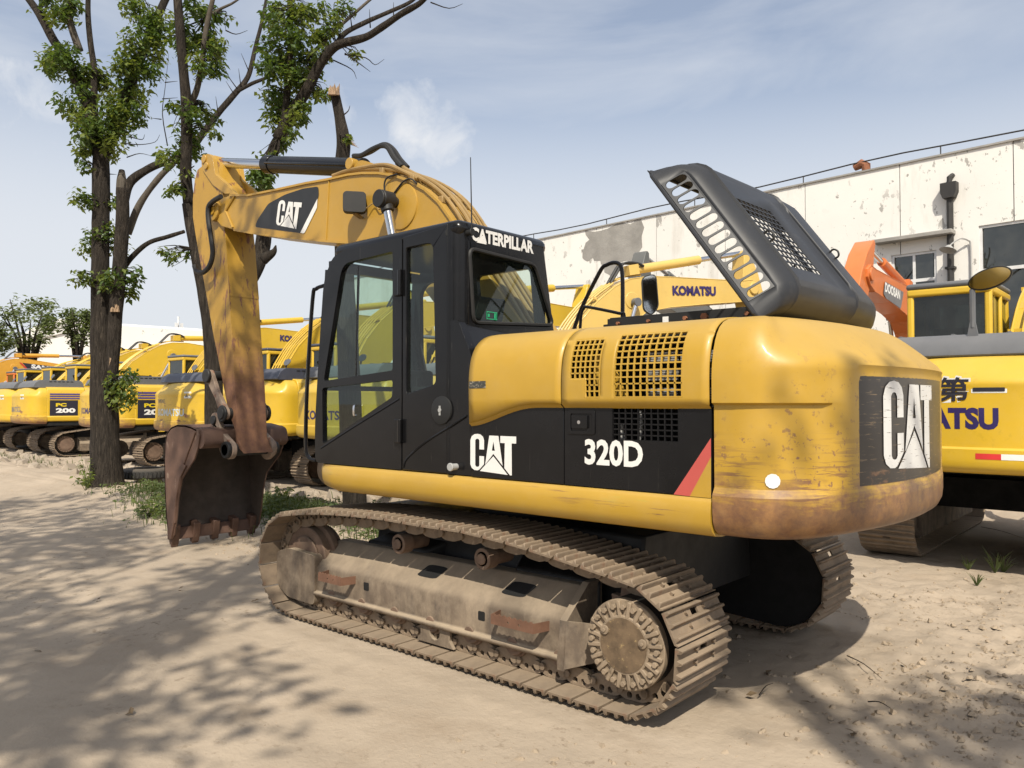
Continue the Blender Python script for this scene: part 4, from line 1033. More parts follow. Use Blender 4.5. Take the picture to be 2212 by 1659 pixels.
# stick cylinder on top
pa = PX(*z2([(1225, 200)])[0], 'Y', .12); pe = PX(*z2([(268, 168)])[0], 'Y', .14); pa.y = pe.y = 0; d = (pe - pa).normalized(); L_ = (pe - pa).length
b = MB(); b.cyl(pa, pa + d * L_ * .61, .098, 28); b.cyl(pa + d * L_ * .575, pa + d * L_ * .625, .108, 28); b.tube([pa + d * .1 + Vector((0, .11, .0)), pa + d * L_ * .58 + Vector((0, .11, .0))], .016, 8); SCY = b.build('stick_cylinder', 'black_paint', BM, bevel=.008)
b = MB(); b.cyl(pa + d * L_ * .6, pe, .062, 24); b.build('stick_cylinder_rod', 'chrome', BM)
b = MB(); b.cyl(pe - Vector((0, .09, 0)), pe + Vector((0, .09, 0)), .075, 20); b.build('cylinder_eye', 'boom_yellow', BM, bevel=.008)
# bracket on the boom for that cylinder
bp = dz([(1090, 290), (1180, 190), (1225, 155), (1270, 165), (1340, 190), (1450, 240), (1400, 262), (1200, 275)])
for y in (-.17, .13):
    b = MB(); b.prism(rpoly(bp, .04, 3), [], mY, y, y + .04); b.build('cylinder_bracket', 'boom_yellow', BM, bevel=.006)
b = MB(); b.cyl((pa.x, -.2, pa.z), (pa.x, .2, pa.z), .06, 18); b.build('cylinder_pin', 'boom_yellow', BM, bevel=.006)

# ---------- stick
SY = .185
def z1(pts): return [(.329 * x, 606.4 + .329 * y) for x, y in pts]
L_edge = z2([(258, 128), (222, 205), (190, 232), (172, 300), (160, 420), (160, 540), (175, 640), (195, 760), (228, 940)]) + z1([(1345, 40), (1400, 350), (1450, 600), (1500, 860), (1545, 985), (1552, 1080)])
R_edge = z1([(1600, 1135), (1560, 1040), (1545, 700), (1522, 350), (1500, 0)]) + z2([(402, 1060), (378, 720), (366, 600), (372, 480), (360, 400), (345, 330), (310, 260), (300, 190), (285, 145)])
sp = [(PX(x, y, 'Y', SY).x, PX(x, y, 'Y', SY).z) for x, y in L_edge + R_edge]
b = MB(); b.prism(sp, [], mY, -SY - .02, SY); ST = b.build('stick', 'stick_yellow', EX, bevel=.006)
ear = [(PX(x, y, 'Y', SY).x, PX(x, y, 'Y', SY).z) for x, y in z2([(225, 190), (240, 140), (270, 125), (300, 150), (315, 260), (395, 330), (450, 395), (380, 390), (300, 330), (235, 235)])]
for y in (SY - .035, -SY - .02):
    b = MB(); b.prism(rpoly(ear, .03, 3), [], mY, y, y + .055); b.build('stick_ear', 'boom_yellow', ST, bevel=.006)
b = MB(); b.cyl((pe.x, -SY - .03, pe.z), (pe.x, SY + .035, pe.z), .055, 18); q = PX(*z2([(262, 208)])[0], 'Y', SY); b.cyl((q.x, SY, q.z), (q.x, SY + .04, q.z), .045, 16); b.build('stick_pin', 'boom_yellow', ST, bevel=.006)
hs([(345, 405), (290, 440), (262, 480), (262, 560), (280, 680), (290, 780), (270, 860), (225, 905), (185, 895), (170, 860)], .30, .03)
# links to the bucket
lk = [(1375, 625), (1495, 872), (1418, 915), (1510, 1110)]
C_, A_, D_, B_ = [Vector((PX(*z1([p])[0], 'Y', yy).x, 0, PX(*z1([p])[0], 'Y', yy).z)) for p, yy in zip(lk, (.26, .22, .26, .26))]
def link(p, q, y, w0, w1, name, m):
    d = (q - p).normalized(); n = Vector((-d.z, 0, d.x)); pts = []
    for k in range(9): a = R(90 + 180 * k / 8); pts.append(p + d * (w0 * math.cos(a)) + n * (w0 * math.sin(a)))
    pts.append(lerp(p, q, .5) - n * min(w0, w1) * .62)
    for k in range(9): a = R(-90 + 180 * k / 8); pts.append(q + d * (w1 * math.cos(a)) + n * (w1 * math.sin(a)))
    pts.append(lerp(p, q, .5) + n * min(w0, w1) * .62)
    b = MB(); b.prism([(v.x, v.z) for v in pts], [], mY, y, y + .05); return b.build(name, m, ST, bevel=.008)
for y in (.225, -.295):
    link(C_, A_, y, .075, .075, 'idler_link', 'link_steel')
for s_ in (1, -1):
    b = MB(); b.cyl((A_.x, .17 * s_, A_.z), (A_.x, .32 * s_, A_.z), .07, 20); b.cyl((A_.x, .275 * s_, A_.z), (A_.x, .305 * s_, A_.z), .10, 20); b.build('link_pin', 'rubber', ST, bevel=.01)
b = MB(); b.cyl((C_.x, -.32, C_.z), (C_.x, .31, C_.z), .06, 20); b.cyl((C_.x, .275, C_.z), (C_.x, .315, C_.z), .085, 18); b.build('link_pin', 'rubber', ST, bevel=.01)
link(C_, D_, -.02, .09, .09, 'power_link', 'link_steel')
b = MB(); cyl_top = Vector((5.62, 0, 3.65)); d = (C_ - cyl_top).normalized(); b.cyl(cyl_top, cyl_top + d * 1.1, .07, 18); b.build('bucket_cylinder', 'black_paint', ST); b = MB(); b.cyl(cyl_top + d * 1.0, C_, .042, 16); b.build('bucket_cylinder_rod', 'chrome', ST)

# ---------- bucket
BK = empty('bucket'); BK.parent = EX
YB0, YB1 = -.60, .55
wrap = [(5.44, .11), (5.50, .35), (5.545, .7), (5.565, 1.05), (5.55, 1.25), (5.50, 1.37), (5.40, 1.44), (5.25, 1.475), (5.05, 1.475), (4.88, 1.455), (4.77, 1.43)]
side = [(4.74, 1.435), (4.70, 1.36), (4.74, 1.22), (4.82, 1.08), (4.98, .95), (5.12, .83), (5.20, .60), (5.24, .36), (5.29, .16), (5.36, .09)] + wrap
for y in (YB1 - .02, YB0):
    b = MB(); b.prism(side, [], mY, y, y + .02); b.build('side_plate', 'bucket_rust', BK, bevel=.004)
b = MB(); b.prism([(4.98, 1.0), (5.13, .84), (5.22, .58), (5.25, .34), (5.33, .10), (5.41, .10), (5.40, .40), (5.30, .75), (5.10, 1.02)], [], mY, YB1, YB1 + .022); b.build('side_cutter', 'bucket_rust', BK, bevel=.005)
b = MB(); b.tube([(4.78, YB1 + .006, 1.40), (5.05, YB1 + .006, 1.02), (5.22, YB1 + .006, .62), (5.26, YB1 + .006, .30)], .012, 6); b.build('edge_weld', 'bucket_rust', BK)
b = MB(); b.grid(lambda i, j: (wrap[i][0], (YB0, YB1)[j], wrap[i][1]), len(wrap), 2); b.build('shell', 'bucket_rust', BK, smooth=60, solid=.022)
b = MB(); b.grid(lambda i, j: (wrap[i][0] - .03, (YB0 + .022, YB1 - .022)[j], wrap[i][1] - (.03 if i > 4 else 0)), len(wrap), 2); b.build('shade_lining', 'bucket_shade', BK, smooth=60)  # added dark sheets carry the bucket's inner shade as colour
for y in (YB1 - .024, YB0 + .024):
    patch('shade_lining', side, lambda u, v: (u, y, v), 'bucket_shade', BK)
b = MB(); b.prism([(5.36, .08), (5.46, .08), (5.47, .22), (5.40, .22)], [], mY, YB0, YB1); b.build('cutting_edge', 'bucket_rust', BK, bevel=.006)
b = MB(); b.prism(rpoly([(4.62, 1.26), (4.70, 1.20), (4.86, 1.24), (4.90, 1.40), (4.80, 1.46), (4.66, 1.42)], .05, 4), [], mY, YB0 + .02, YB1 - .02); b.build('top_beam', 'bucket_rust', BK, bevel=.01)
for k in range(5):
    y = lerp(YB1 - .06, YB0 + .06, k / 4); zz_ = -.015 + .02 * k
    b = MB(); b.prism([(5.33, .26), (5.50, .30), (5.47, .10), (5.44, .02), (5.38, .02), (5.35, .12)], [], mY, y - .045, y + .045); b.build('tooth_adapter', 'bucket_rust', BK, bevel=.012)
    b = MB(); b.add([(5.365, y - .052, .12), (5.455, y - .052, .12), (5.455, y + .052, .12), (5.365, y + .052, .12), (5.39, y - .04, zz_), (5.415, y - .04, zz_), (5.415, y + .04, zz_), (5.39, y + .04, zz_)], [(0, 3, 2, 1), (4, 5, 6, 7), (0, 1, 5, 4), (1, 2, 6, 5), (2, 3, 7, 6), (3, 0, 4, 7)]); b.build('tooth', 'bucket_rust', BK, bevel=.01)
# bucket ears and hinge pin
for y in (.225, -.30):
    p, q = D_, B_; d = (q - p).normalized(); n = Vector((-d.z, 0, d.x))
    pts = []
    for k in range(9): a = R(90 + 180 * k / 8); pts.append(p + d * (.09 * math.cos(a)) + n * (.09 * math.sin(a)))
    pts.append(lerp(p, q, .45) - n * .03); 
    for k in range(9): a = R(-90 + 180 * k / 8); pts.append(q + d * (.11 * math.cos(a)) + n * (.11 * math.sin(a)))
    pts.append(q - d * .1 + n * .16); pts.append(Vector((4.85, 0, 1.45))); pts.append(lerp(p, q, .35) + n * .12)
    b = MB(); b.prism([(v.x, v.z) for v in pts], [], mY, y, y + .06); b.build('bucket_ear', 'link_steel', BK, bevel=.01)
b = MB(); b.cyl((B_.x, -.36, B_.z), (B_.x, .33, B_.z), .075, 20); b.cyl((B_.x, .285, B_.z), (B_.x, .33, B_.z), .10, 20); b.cyl((D_.x, -.33, D_.z), (D_.x, .31, D_.z), .055, 18); b.build('hinge_pin', 'rubber', BK, bevel=.01)
b = MB(); b.cyl((B_.x, -.26, B_.z), (B_.x, -.21, B_.z), .14, 24); b.build('hinge_collar', 'link_steel', BK, bevel=.01)

# ================================================================ machines parked in the row behind
_mc = {}
def cached(key, fn):
    if key not in _mc: _mc[key] = fn()
    return _mc[key]
B_TOP = [(-.2, .12), (.05, .38), (.45, .72), (1.0, 1.07), (1.6, 1.30), (2.1, 1.40), (2.5, 1.40), (3.0, 1.27), (3.6, 1.02), (4.4, .68), (5.3, .30), (5.62, .20), (5.74, .05)]
B_BOT = [(5.68, -.10), (5.5, -.17), (5.2, -.14), (4.2, .20), (3.2, .52), (2.6, .66), (2.2, .60), (1.6, .36), (.9, .02), (.3, -.20), (-.1, -.22), (-.22, -.05)]
FOOT = Vector((.08, 0, 1.85))
def brot(a, p, phi, y=0): 
    return Vector((FOOT.x + a * math.cos(phi) - p * math.sin(phi), y, FOOT.z + a * math.sin(phi) + p * math.cos(phi)))
def row_machine(Xc, Yc, rz, label, paint='kom', worn=True, cover='cover_grey', phi=18, stick=8, shoes=2, group=None, cw='kom', pc=None, arm=None, boomtext=None, cwtext=True, sticker='sticker_white', body=True, yaw=0, cover_on=True, kstripe=True, fleck=False, curl=0, z0=0):
    E_ = empty('excavator', (Xc, Yc, z0), rz + yaw); tag(E_, label, 'excavator', group)
    P_ = paint + '_paint'; A_P = (arm or paint) + '_paint'; W_ = (cw if cw else paint) + ('_worn' if worn else '_paint')
    ph = R(phi)
    for sg in (1, -1):
        if not body: break
        def f():
            b = MB(); b.prism([(.88, .17), (1.25, .17), (1.25, .40), (1.02, .60), (.88, .60)], [], lambda u, v, w: (w, u * sg, v), -1.15, 1.6)
            b.cyl((SPC[0], .9 * sg, SPC[1]), (SPC[0], 1.22 * sg, SPC[1]), .24, 28); b.cyl((IDC[0], 1.0 * sg, IDC[1]), (IDC[0], 1.18 * sg, IDC[1]), .3, 28)
            for i in range(7): b.cyl((-1.0 + i * .36, .95 * sg, .2), (-1.0 + i * .36, 1.2 * sg, .2), .09, 12)
            return b.mesh('track', 'frame_steel')
        T = obj('track', cached(('tf', sg), f), E_)
        if shoes >= 2 or (shoes == 1 and sg < 0):
            lay_shoes(T, 1.08 * sg, SHOE_FAR)
        else:
            def fb():
                b = MB(); p = track_path(); n = len(p)
                b.grid(lambda i, j: (p[i % n][0], (1.08 + (-.3, .3)[j]) * sg, p[i % n][1]), n + 1, 2); return b.mesh('track_belt', 'shoe_steel')
            o = obj('track_belt', cached(('belt', sg), fb), T); d = o.modifiers.new('t', 'SOLIDIFY'); d.thickness = .03
        def fd():
            b = MB(); x, z = SPC; b.cyl((x, 1.22 * sg, z), (x, 1.262 * sg, z), .25, 36); b.cyl((x, 1.262 * sg, z), (x, 1.275 * sg, z), .18, 30)
            for k in range(18): a = 2 * math.pi * k / 18; q = (x + .21 * math.cos(a), 1.262 * sg, z + .21 * math.sin(a)); b.cyl(q, (q[0], 1.283 * sg, q[2]), .015, 6)
            return b.mesh('sprocket_cover', 'roller_rust')
        obj('sprocket_cover', cached(('disc', sg), fd), T)
    if body:
        def fdk():
            b = MB(); b.box((-2.1, -1.3, 1.0), (1.2, 1.3, 1.16)); b.cyl((0, 0, .6), (0, 0, 1.02), .62, 24); b.box((-.8, -.9, .5), (.9, .9, .85)); return b.mesh('deck', 'hollow_black')
        obj('deck', cached('deck', fdk), E_)
        CWm = obj('counterweight', cached(('cw', W_), lambda: cw_mesh(W_, True)), E_)
        def rear(y, z, off):
            x = CWX(y); n = CWN(y); k = .035 - off if z > 1.31 else -off
            return (x - n.x * k, y - n.y * k, z)
        # side housings
        for sg in (1, -1):
            def fs():
                b = MB()
                sec = [(1.30, 1.13), (1.345, 1.15), (1.355, 1.20), (1.355, 1.28), (1.335, 1.30), (1.335, 1.9), (1.325, 2.05), (1.30, 2.14), (1.24, 2.2), (1.10, 2.225), (.8, 2.23), (.8, 1.13)]
                b.prism(sec, [], lambda u, v, w: (w, u * sg, v), -2.118, -1.05 if sg < 0 else -.45)
                if sg < 0:
                    b.prism(sec, [], lambda u, v, w: (w, u * sg, v), -1.04, -.15)
                    b.prism([(1.30, 1.13), (1.345, 1.15), (1.355, 1.28), (1.335, 1.30), (1.335, 1.85), (1.27, 1.95), (.5, 1.95), (.5, 1.13)], [], lambda u, v, w: (w, u * sg, v), -.14, 1.15)
                return b.mesh('housing', P_, 25)
            H_ = obj('housing', cached(('hs', sg, P_), fs), E_); bev(H_, .012)
        if pc:
            def fq(): 
                b = MB(); b.box((-2.05, -1.339, 1.31), (-1.25, -1.3375, 1.80)); return b.mesh('model_panel', 'navy_decal', 0)
            obj('model_panel', cached('mp', fq), H_)
            for k, z in enumerate((1.83, 1.90, 1.97)):
                b = MB(); b.box((-2.05, -1.339, z), (-1.2 + .0 * k, -1.3372, z + .045)); b.build('stripe', 'purple_decal', H_, smooth=0)
            lettering('lettering', 'PC', (-1.88, -1.3405, 1.60), (.30, 0, 0), (0, 0, .11), 'yellow_ink', H_, .05)
            lettering('lettering', '200', (-1.88, -1.3405, 1.40), (.56, 0, 0), (0, 0, .15), 'white_decal', H_, .05)
        if cover_on:
            def fc():
                b = MB()
                b.prism(rpoly([(-2.48, 2.2), (-2.40, 2.36), (-2.28, 2.44), (-1.15, 2.44), (-1.05, 2.36), (-1.02, 2.2)], .05, 3), [], mY, -1.12, 1.08)
                for y in (-.7, -.2, .3, .8): b.box((-2.25, y, 2.435), (-1.2, y + .03, 2.45))
                return b.mesh('engine_cover', cover, 30)
            o = obj('engine_cover', cached(('cov', cover), fc), E_); bev(o, .06, 3)
            for k in range(6):
                q = obj('vent_slot', cached('vs', lambda: MB().box((0, -1.128, 2.38), (.08, -1.118, 2.40)).mesh('vent_slot', 'hollow_black', 0)), o); q.location.x = -2.02 + k * .12
        if cwtext:
            lettering('lettering', 'KOMATSU', (0, 0, 0), (1, 0, 0), (0, 1, 0), cwtext if isinstance(cwtext, str) else 'komatsu_ink', CWm, .03, mp=lambda a, c: rear(lerp(.66, -.62, a), 1.42 + .17 * c, .003))
        if sticker:
            b = MB(); b.grid(lambda i, j: rear(lerp(-.62, -.86, i / 3), lerp(1.83, 2.03 - .05, j), .003), 4, 2); st = b.build('warning_label', sticker, CWm, smooth=0)
            b = MB(); b.add([rear(-.66, 1.86, .006), rear(-.75, 1.86, .006), rear(-.705, 1.94, .006)], [(0, 1, 2)]); b.add([rear(-.78, 1.88, .006), rear(-.82, 1.88, .006), rear(-.82, 1.92, .006), rear(-.78, 1.92, .006)], [(0, 1, 2, 3)]); b.build('warning_sign', 'grey_ink', CWm, smooth=0)
        # cab
        Kb = empty('cab'); Kb.parent = E_
        def fcab():
            b = MB()
            b.box((.0, .34, 1.15), (1.45, 1.32, 1.95)); 
            for x, y, w_ in ((.06, .38, .085), (.06, 1.28, .085), (.74, 1.29, .06), (.74, .37, .06)): b.bar((x, y, 1.9), (x, y, 3.04), w_, w_)
            for y in (.40, 1.26): b.bar((1.42, y, 1.9), (1.30, y, 3.04), .09, .09)
            b.box((.0, .34, 3.0), (1.40, 1.32, 3.10))
            return b.mesh('cab_frame', P_)
        o = obj('cab_frame', cached(('cab', P_), fcab), Kb); bev(o, .03, 3)
        def fgl():
            b = MB(); b.add([(.045, .42, 1.95), (.045, 1.24, 1.95), (.045, 1.24, 3.0), (.045, .42, 3.0)], [(0, 1, 2, 3)]); b.add([(.1, .39, 1.95), (1.38, .39, 1.95), (1.38, .39, 3.0), (.1, .39, 3.0)], [(0, 1, 2, 3)]); b.add([(.1, 1.275, 1.95), (1.38, 1.275, 1.95), (1.38, 1.275, 3.0), (.1, 1.275, 3.0)], [(0, 1, 2, 3)]); b.add([(1.43, .4, 1.95), (1.43, 1.26, 1.95), (1.32, 1.26, 3.0), (1.32, .4, 3.0)], [(0, 1, 2, 3)]); return b.mesh('pane', 'dark_glass', 0)
        obj('pane', cached('kpane', fgl), Kb)
        def frf():
            b = MB(); b.box((-.01, .33, 3.09), (1.36, 1.33, 3.17)); return b.mesh('roof', cover)
        o = obj('roof', cached(('krf', cover), frf), Kb); bev(o, .05, 3)
        def fst():
            b = MB(); b.box((.3, .6, 1.9), (.8, 1.05, 2.05)); b.box((.25, .6, 2.0), (.38, 1.05, 2.6)); return b.mesh('seat', 'seat_black')
        obj('seat', cached('kst', fst), Kb)
        # hand rail and mirror, right front corner
        def frl():
            b = MB(); b.tube(spline([(.2, -1.2, 1.9), (.2, -1.2, 2.55), (.26, -1.2, 2.62), (.95, -1.2, 2.62), (1.05, -1.2, 2.55), (1.35, -1.2, 1.95)], 4), .02, 6); return b.mesh('hand_rail', 'black_paint')
        obj('hand_rail', cached('krl', frl), E_)
        def fmr():
            b = MB(); b.tube(spline([(-.45, -1.22, 2.2), (-.45, -1.22, 2.6), (-.43, -1.24, 2.68)], 3), .02, 6); return b.mesh('mirror_arm', 'black_matte')
        MM = obj('mirror', cached('kmir', lambda: MB().prism(circ(0, 0, .13, 20), [], lambda u, v, w: (-.44 + v * .25 - w * .95, -1.26 + u * 1.0, 2.72 + v * .62), -.012, .012).mesh('mirror', 'cover_grey')), E_)
        obj('mirror_arm', cached('kmra', fmr), MM)
        def fmr2():
            b = MB(); b.prism(rrect(-.09, -.16, .09, .16, .06, 4), [], lambda u, v, w: (.98 + w, -1.28 + u, 2.5 + v), -.02, .02); return b.mesh('side_mirror', 'black_matte')
        obj('side_mirror', cached('kmr2', fmr2), E_)
    # boom
    key = (A_P, phi)
    def fbm():
        b = MB(); b.prism([(brot(a, p, ph).x, brot(a, p, ph).z) for a, p in B_TOP + B_BOT], [], mY, -.23, .23)
        for seq in (B_TOP[1:-1], B_BOT[2:-2]):
            for i in range(len(seq) - 1): b.bar(brot(*seq[i], ph), brot(*seq[i + 1], ph), .475, .02)
        for sg in (1, -1): b.cyl(brot(2.35, 1.0, ph, .22 * sg), brot(2.35, 1.0, ph, .245 * sg), .17, 24)
        b.cyl(brot(5.55, .03, ph, -.27), brot(5.55, .03, ph, .27), .13, 20)
        return b.mesh('boom', A_P)
    BMk = obj('boom', cached(('bm',) + key, fbm), E_); bev(BMk, .01)
    def fpp():
        b = MB()
        for k in range(4):
            y = -.18 + k * .12; pts = []
            for i, (a, p) in enumerate(B_TOP[:9]):
                pts.append(brot(a - (.08 if i < 5 else 0) * (1 if i < 5 else 0), p + .07, ph, y))
            b.tube(spline(pts[:6 + k % 3], 3), .02, 6)
        for i in (2, 4): b.bar(brot(B_TOP[i][0] - .05, B_TOP[i][1] + .06, ph, -.23), brot(B_TOP[i][0] - .05, B_TOP[i][1] + .06, ph, .23), .06, .05)
        return b.mesh('boom_pipe', A_P)
    obj('boom_pipe', cached(('pp',) + key, fpp), BMk)
    def fho():
        b = MB()
        for y in (-.12, 0): b.tube(spline([brot(2.1, 1.48, ph, y), brot(2.3, 1.6, ph, y), brot(2.55, 1.72, ph, y), brot(2.85, 1.62, ph, y), brot(3.0, 1.50, ph, y)], 4), .028, 6)
        return b.mesh('hose', 'rubber')
    obj('hose', cached(('ho', phi), fho), BMk)
    def frd(sg):
        b = MB()
        for sg in (sg,):
            a = brot(2.35, .95, ph, .34 * sg); c = Vector((1.0, .34 * sg, 1.35)); d = (c - a).normalized(); b.cyl(a, a + d * 1.0, .045, 12)
        return b.mesh('boom_cylinder_rod', 'chrome')
    for sg in (1, -1): obj('boom_cylinder_rod', cached(('rd', phi, sg), lambda: frd(sg)), BMk)
    def fcy(sg):
        b = MB()
        for sg in (sg,):
            a = brot(2.35, .95, ph, .34 * sg); c = Vector((1.0, .34 * sg, 1.35)); d = (c - a).normalized(); b.cyl(a + d * .95, c, .08, 14); b.cyl(a - Vector((0, .06, 0)), a + Vector((0, .06, 0)), .085, 16)
        return b.mesh('boom_cylinder', 'cover_grey')
    for sg in (1, -1): obj('boom_cylinder', cached(('cy', phi, sg), lambda: fcy(sg)), BMk)
    # stick: from ear (above the pin) down to the ground
    tp = brot(5.55, .03, ph); psi = R(stick)      # psi: lean of the stick, 0 = hanging straight down, positive = foot swung forward
    dn = Vector((math.sin(psi), 0, -math.cos(psi))); sd = Vector((math.cos(psi), 0, math.sin(psi)))
    def fsk():
        b = MB(); prof = [(-.80, .09), (-.86, .03), (-.82, -.06), (-.6, -.10), (-.30, -.20), (.1, -.22), (1.2, -.16), (2.85, -.10), (2.92, 0), (2.85, .12), (1.2, .26), (.2, .34), (-.35, .26)]
        b.prism([((tp + dn * a + sd * c).x, (tp + dn * a + sd * c).z) for a, c in prof], [], mY, -.18, .18); return b.mesh('stick', A_P)
    SK = obj('stick', cached(('sk', A_P, phi, stick), fsk), E_); bev(SK, .012)
    er = tp - dn * .80
    def fsc():
        b = MB(); a = brot(2.75, 1.52, ph); d = (er - a).normalized(); l = (er - a).length; b.cyl(a, a + d * l * .6, .095, 16); b.bar(a - d * .15, a + d * .1, .3, .2); return b.mesh('stick_cylinder', A_P)
    obj('stick_cylinder', cached(('sc', A_P, phi, stick), fsc), BMk)
    def fsr():
        b = MB(); a = brot(2.75, 1.52, ph); d = (er - a).normalized(); l = (er - a).length; b.cyl(a + d * l * .58, er, .055, 14); return b.mesh('stick_cylinder_rod', 'chrome')
    obj('stick_cylinder_rod', cached(('sr', phi, stick), fsr), BMk)
    def fbk():
        b = MB(); q = tp + dn * 2.9
        pr = [(-.1, -.05), (.5, .1), (.65, -.4), (.45, -.9), (.05, -1.15), (-.1, -1.1), (.1, -.8), (.1, -.4)]
        zmin = min(q.z + z_ for _, z_ in pr); up = max(0, .02 - zmin)
        b.prism([(q.x + x_, q.z + z_ * (1 if q.z > 1.2 else max(.3, q.z / 1.25))) for x_, z_ in pr], [], mY, -.6, .6); return b.mesh('bucket', 'bucket_rust')
    obj('bucket', cached(('bk', phi, stick), fbk), E_)
    if boomtext:
        t, m, a0, a1, p0, hgt, bd = boomtext
        sl = math.atan2(-.37, 1)
        o = brot(a0, p0, ph, -.2445); u = brot(a1, p0 - (a1 - a0) * .40, ph, -.2445) - o
        v = Vector((-u.z, 0, u.x)).normalized() * hgt
        lettering('lettering', t, o, u, v, m, BMk, bd)
    return E_, BMk, CWm if body else None, H_ if body else None, ph

RZ = R(-90); GRP = 'machines parked in the row'
Y0 = -6.3
# right-hand near machine
r0 = row_machine(-2.42, Y0, RZ, 'big yellow excavator behind the raised hood, oval mirror on a post above its cover', worn=False, cover='cover_grey', phi=4, stick=5, shoes=2, cw='kom', cwtext=False, sticker=None)
E0, CW0 = r0[0], r0[2]
for o in E0.children:
    if o.name.startswith('cab'): o.scale.z = 1.045
def rear0(y, z, off):
    x = CWX(y); n = CWN(y); k = .035 - off if z > 1.31 else -off
    return (x - n.x * k, y - n.y * k, z)
lettering('lettering', 'KOMATSU', (0, 0, 0), (1, 0, 0), (0, 1, 0), 'komatsu_ink', CW0, .05, mp=lambda a, c: rear0(lerp(.95, -.17, a), 1.485 + .21 * c, .003))
for nm, m_, bd, of in (('lettering_outline', 'white_decal', .06, .002), ('lettering', 'navy_decal', .02, .008)):
    for ch, ya, yb in (('第', .345, .075), ('一', .04, -.225)):
        e = .0 if of > .003 else .016
        if ch == '一':
            b = MB(); b.grid(lambda i, j: rear0(lerp(ya + e, yb - e, i / 6), 1.868 - .018 - e + (.036 + 2 * e) * j, of), 7, 2); b.build(nm, m_, CW0, smooth=0)
        else:
            lettering(nm, ch, (0, 0, 0), (1, 0, 0), (0, 1, 0), m_, CW0, bd, mp=lambda a, c: rear0(lerp(ya + e, yb - e, a), 1.755 - e + (.235 + 2 * e) * c, of))
b = MB(); b.grid(lambda i, j: rear0(lerp(.62, .47, i / 3), lerp(1.82, 1.91, j), .003), 4, 2); b.build('green_mark', 'teal_ink', CW0, smooth=0)
for nm, m_, ya, yb in (('tape', 'tape_red', .02, -.19), ('tape', 'white_decal', -.19, -.40), ('tape', 'white_decal', .55, .42)):
    b = MB(); b.grid(lambda i, j: rear0(lerp(ya, yb, i / 3), lerp(1.205, 1.26, j), .003), 4, 2); b.build(nm, m_, CW0, smooth=0)
# its big mirror on a post standing on the cover
b = MB(); b.prism([(-.0, 2.24), (.0, 2.24)] and [(-.08, 2.24), (.08, 2.24), (.025, 2.55), (-.025, 2.55)], [], lambda u, v, w: (-2.3 + w, .12 + u, v), -.02, .02); b.tube([(-2.3, .12, 2.5), (-2.3, .12, 2.88), (-2.3, .06, 2.94)], .028, 8)
PO = b.build('mirror_post', 'cover_grey', E0)
b = MB(); b.prism([(.20 * math.cos(a), .105 * math.sin(a)) for a in [2 * math.pi * k / 28 for k in range(28)]], [], lambda u, v, w: (-2.33 - w - v * .25, -.04 - u * .97, 2.98 + v * .97 + u * .22), -.03, .012); b.build('mirror_shell', 'rubber', PO, bevel=.01)
b = MB(); b.prism([(.185 * math.cos(a), .092 * math.sin(a)) for a in [2 * math.pi * k / 28 for k in range(28)]], [], lambda u, v, w: (-2.33 - w - v * .25, -.04 - u * .97, 2.98 + v * .97 + u * .22), .013, .018); b.build('mirror_glass', 'mirror_glass', PO)

KT = ('KOMATSU', 'komatsu_ink', 3.35, 4.45, .72, .20, .05)
row_machine(5.2, -6.6, RZ, 'pale yellow excavator whose lettered boom shows beneath the raised hood', paint='kompale', worn=False, phi=25, stick=12, shoes=0, boomtext=KT, yaw=R(-20))
k2 = row_machine(8.0, Y0, RZ, 'yellow excavator hidden behind the black cab, arm with white and green sign', worn=False, phi=22, stick=-6, shoes=0)
row_machine(11.1, Y0, RZ, 'yellow excavator between black cab and digging arm, dark blue cover', worn=False, cover='cover_blue', phi=26, stick=4, shoes=2, pc=True, boomtext=KT, cwtext=False, sticker='sticker_yellow')
mB = row_machine(14.0, Y0, RZ, 'yellow excavator behind the tall digging arm, faded lettering on its rusty counterweight', worn=True, cover='cover_blue', phi=23, stick=6, shoes=2, cwtext='pale_ink')
mD = row_machine(18.6, Y0, RZ, 'yellow excavator half hidden by the thick twin tree trunk', worn=True, phi=21, stick=6, shoes=2, pc=True, boomtext=KT)
row_machine(24.3, Y0, RZ, 'yellow excavator next beyond the thick twin trunk, rust along its counterweight', worn=True, phi=16, stick=6, shoes=2, pc=True, yaw=R(-6), cwtext='faded_ink')
mF = row_machine(27.4, Y0 - .2, RZ, 'yellow excavator with clean counterweight beside the one with teal counterweight', worn=False, phi=13, stick=5, shoes=2, cwtext='faded_ink')
row_machine(30.2, Y0 - .3, RZ, 'excavator with faded teal counterweight', worn=True, cw='teal', phi=12, stick=5, shoes=2, cwtext='pale_ink')
row_machine(33.2, Y0 - .3, RZ, 'rusty yellow excavator parked beyond the one with teal counterweight', worn=True, phi=8, stick=5, shoes=2, cwtext=False)
sn = row_machine(39.6, -5.9, RZ, 'orange yellow excavator with black lettered panel on its boom', paint='sany', worn=False, phi=15, stick=5, shoes=0)
ph = sn[4]
def bm_pt(a, p): return brot(a, p, ph, -.246)
patch('decal', [(2.9, .80), (2.75, 1.14), (4.45, .50), (4.5, .32)], lambda a, p: bm_pt(a, p), 'navy_decal', sn[1])
patch('decal_red', [(2.82, .82), (2.62, 1.18), (2.70, 1.16), (2.9, .80)], lambda a, p: brot(a, p, ph, -.248), 'tape_red', sn[1])
o = brot(3.05, .80, ph, -.249); u = brot(4.05, .42, ph, -.249) - o
lettering('lettering', 'SANY', o, u, Vector((-u.z, 0, u.x)).normalized() * .2, 'white_decal', sn[1], .05)
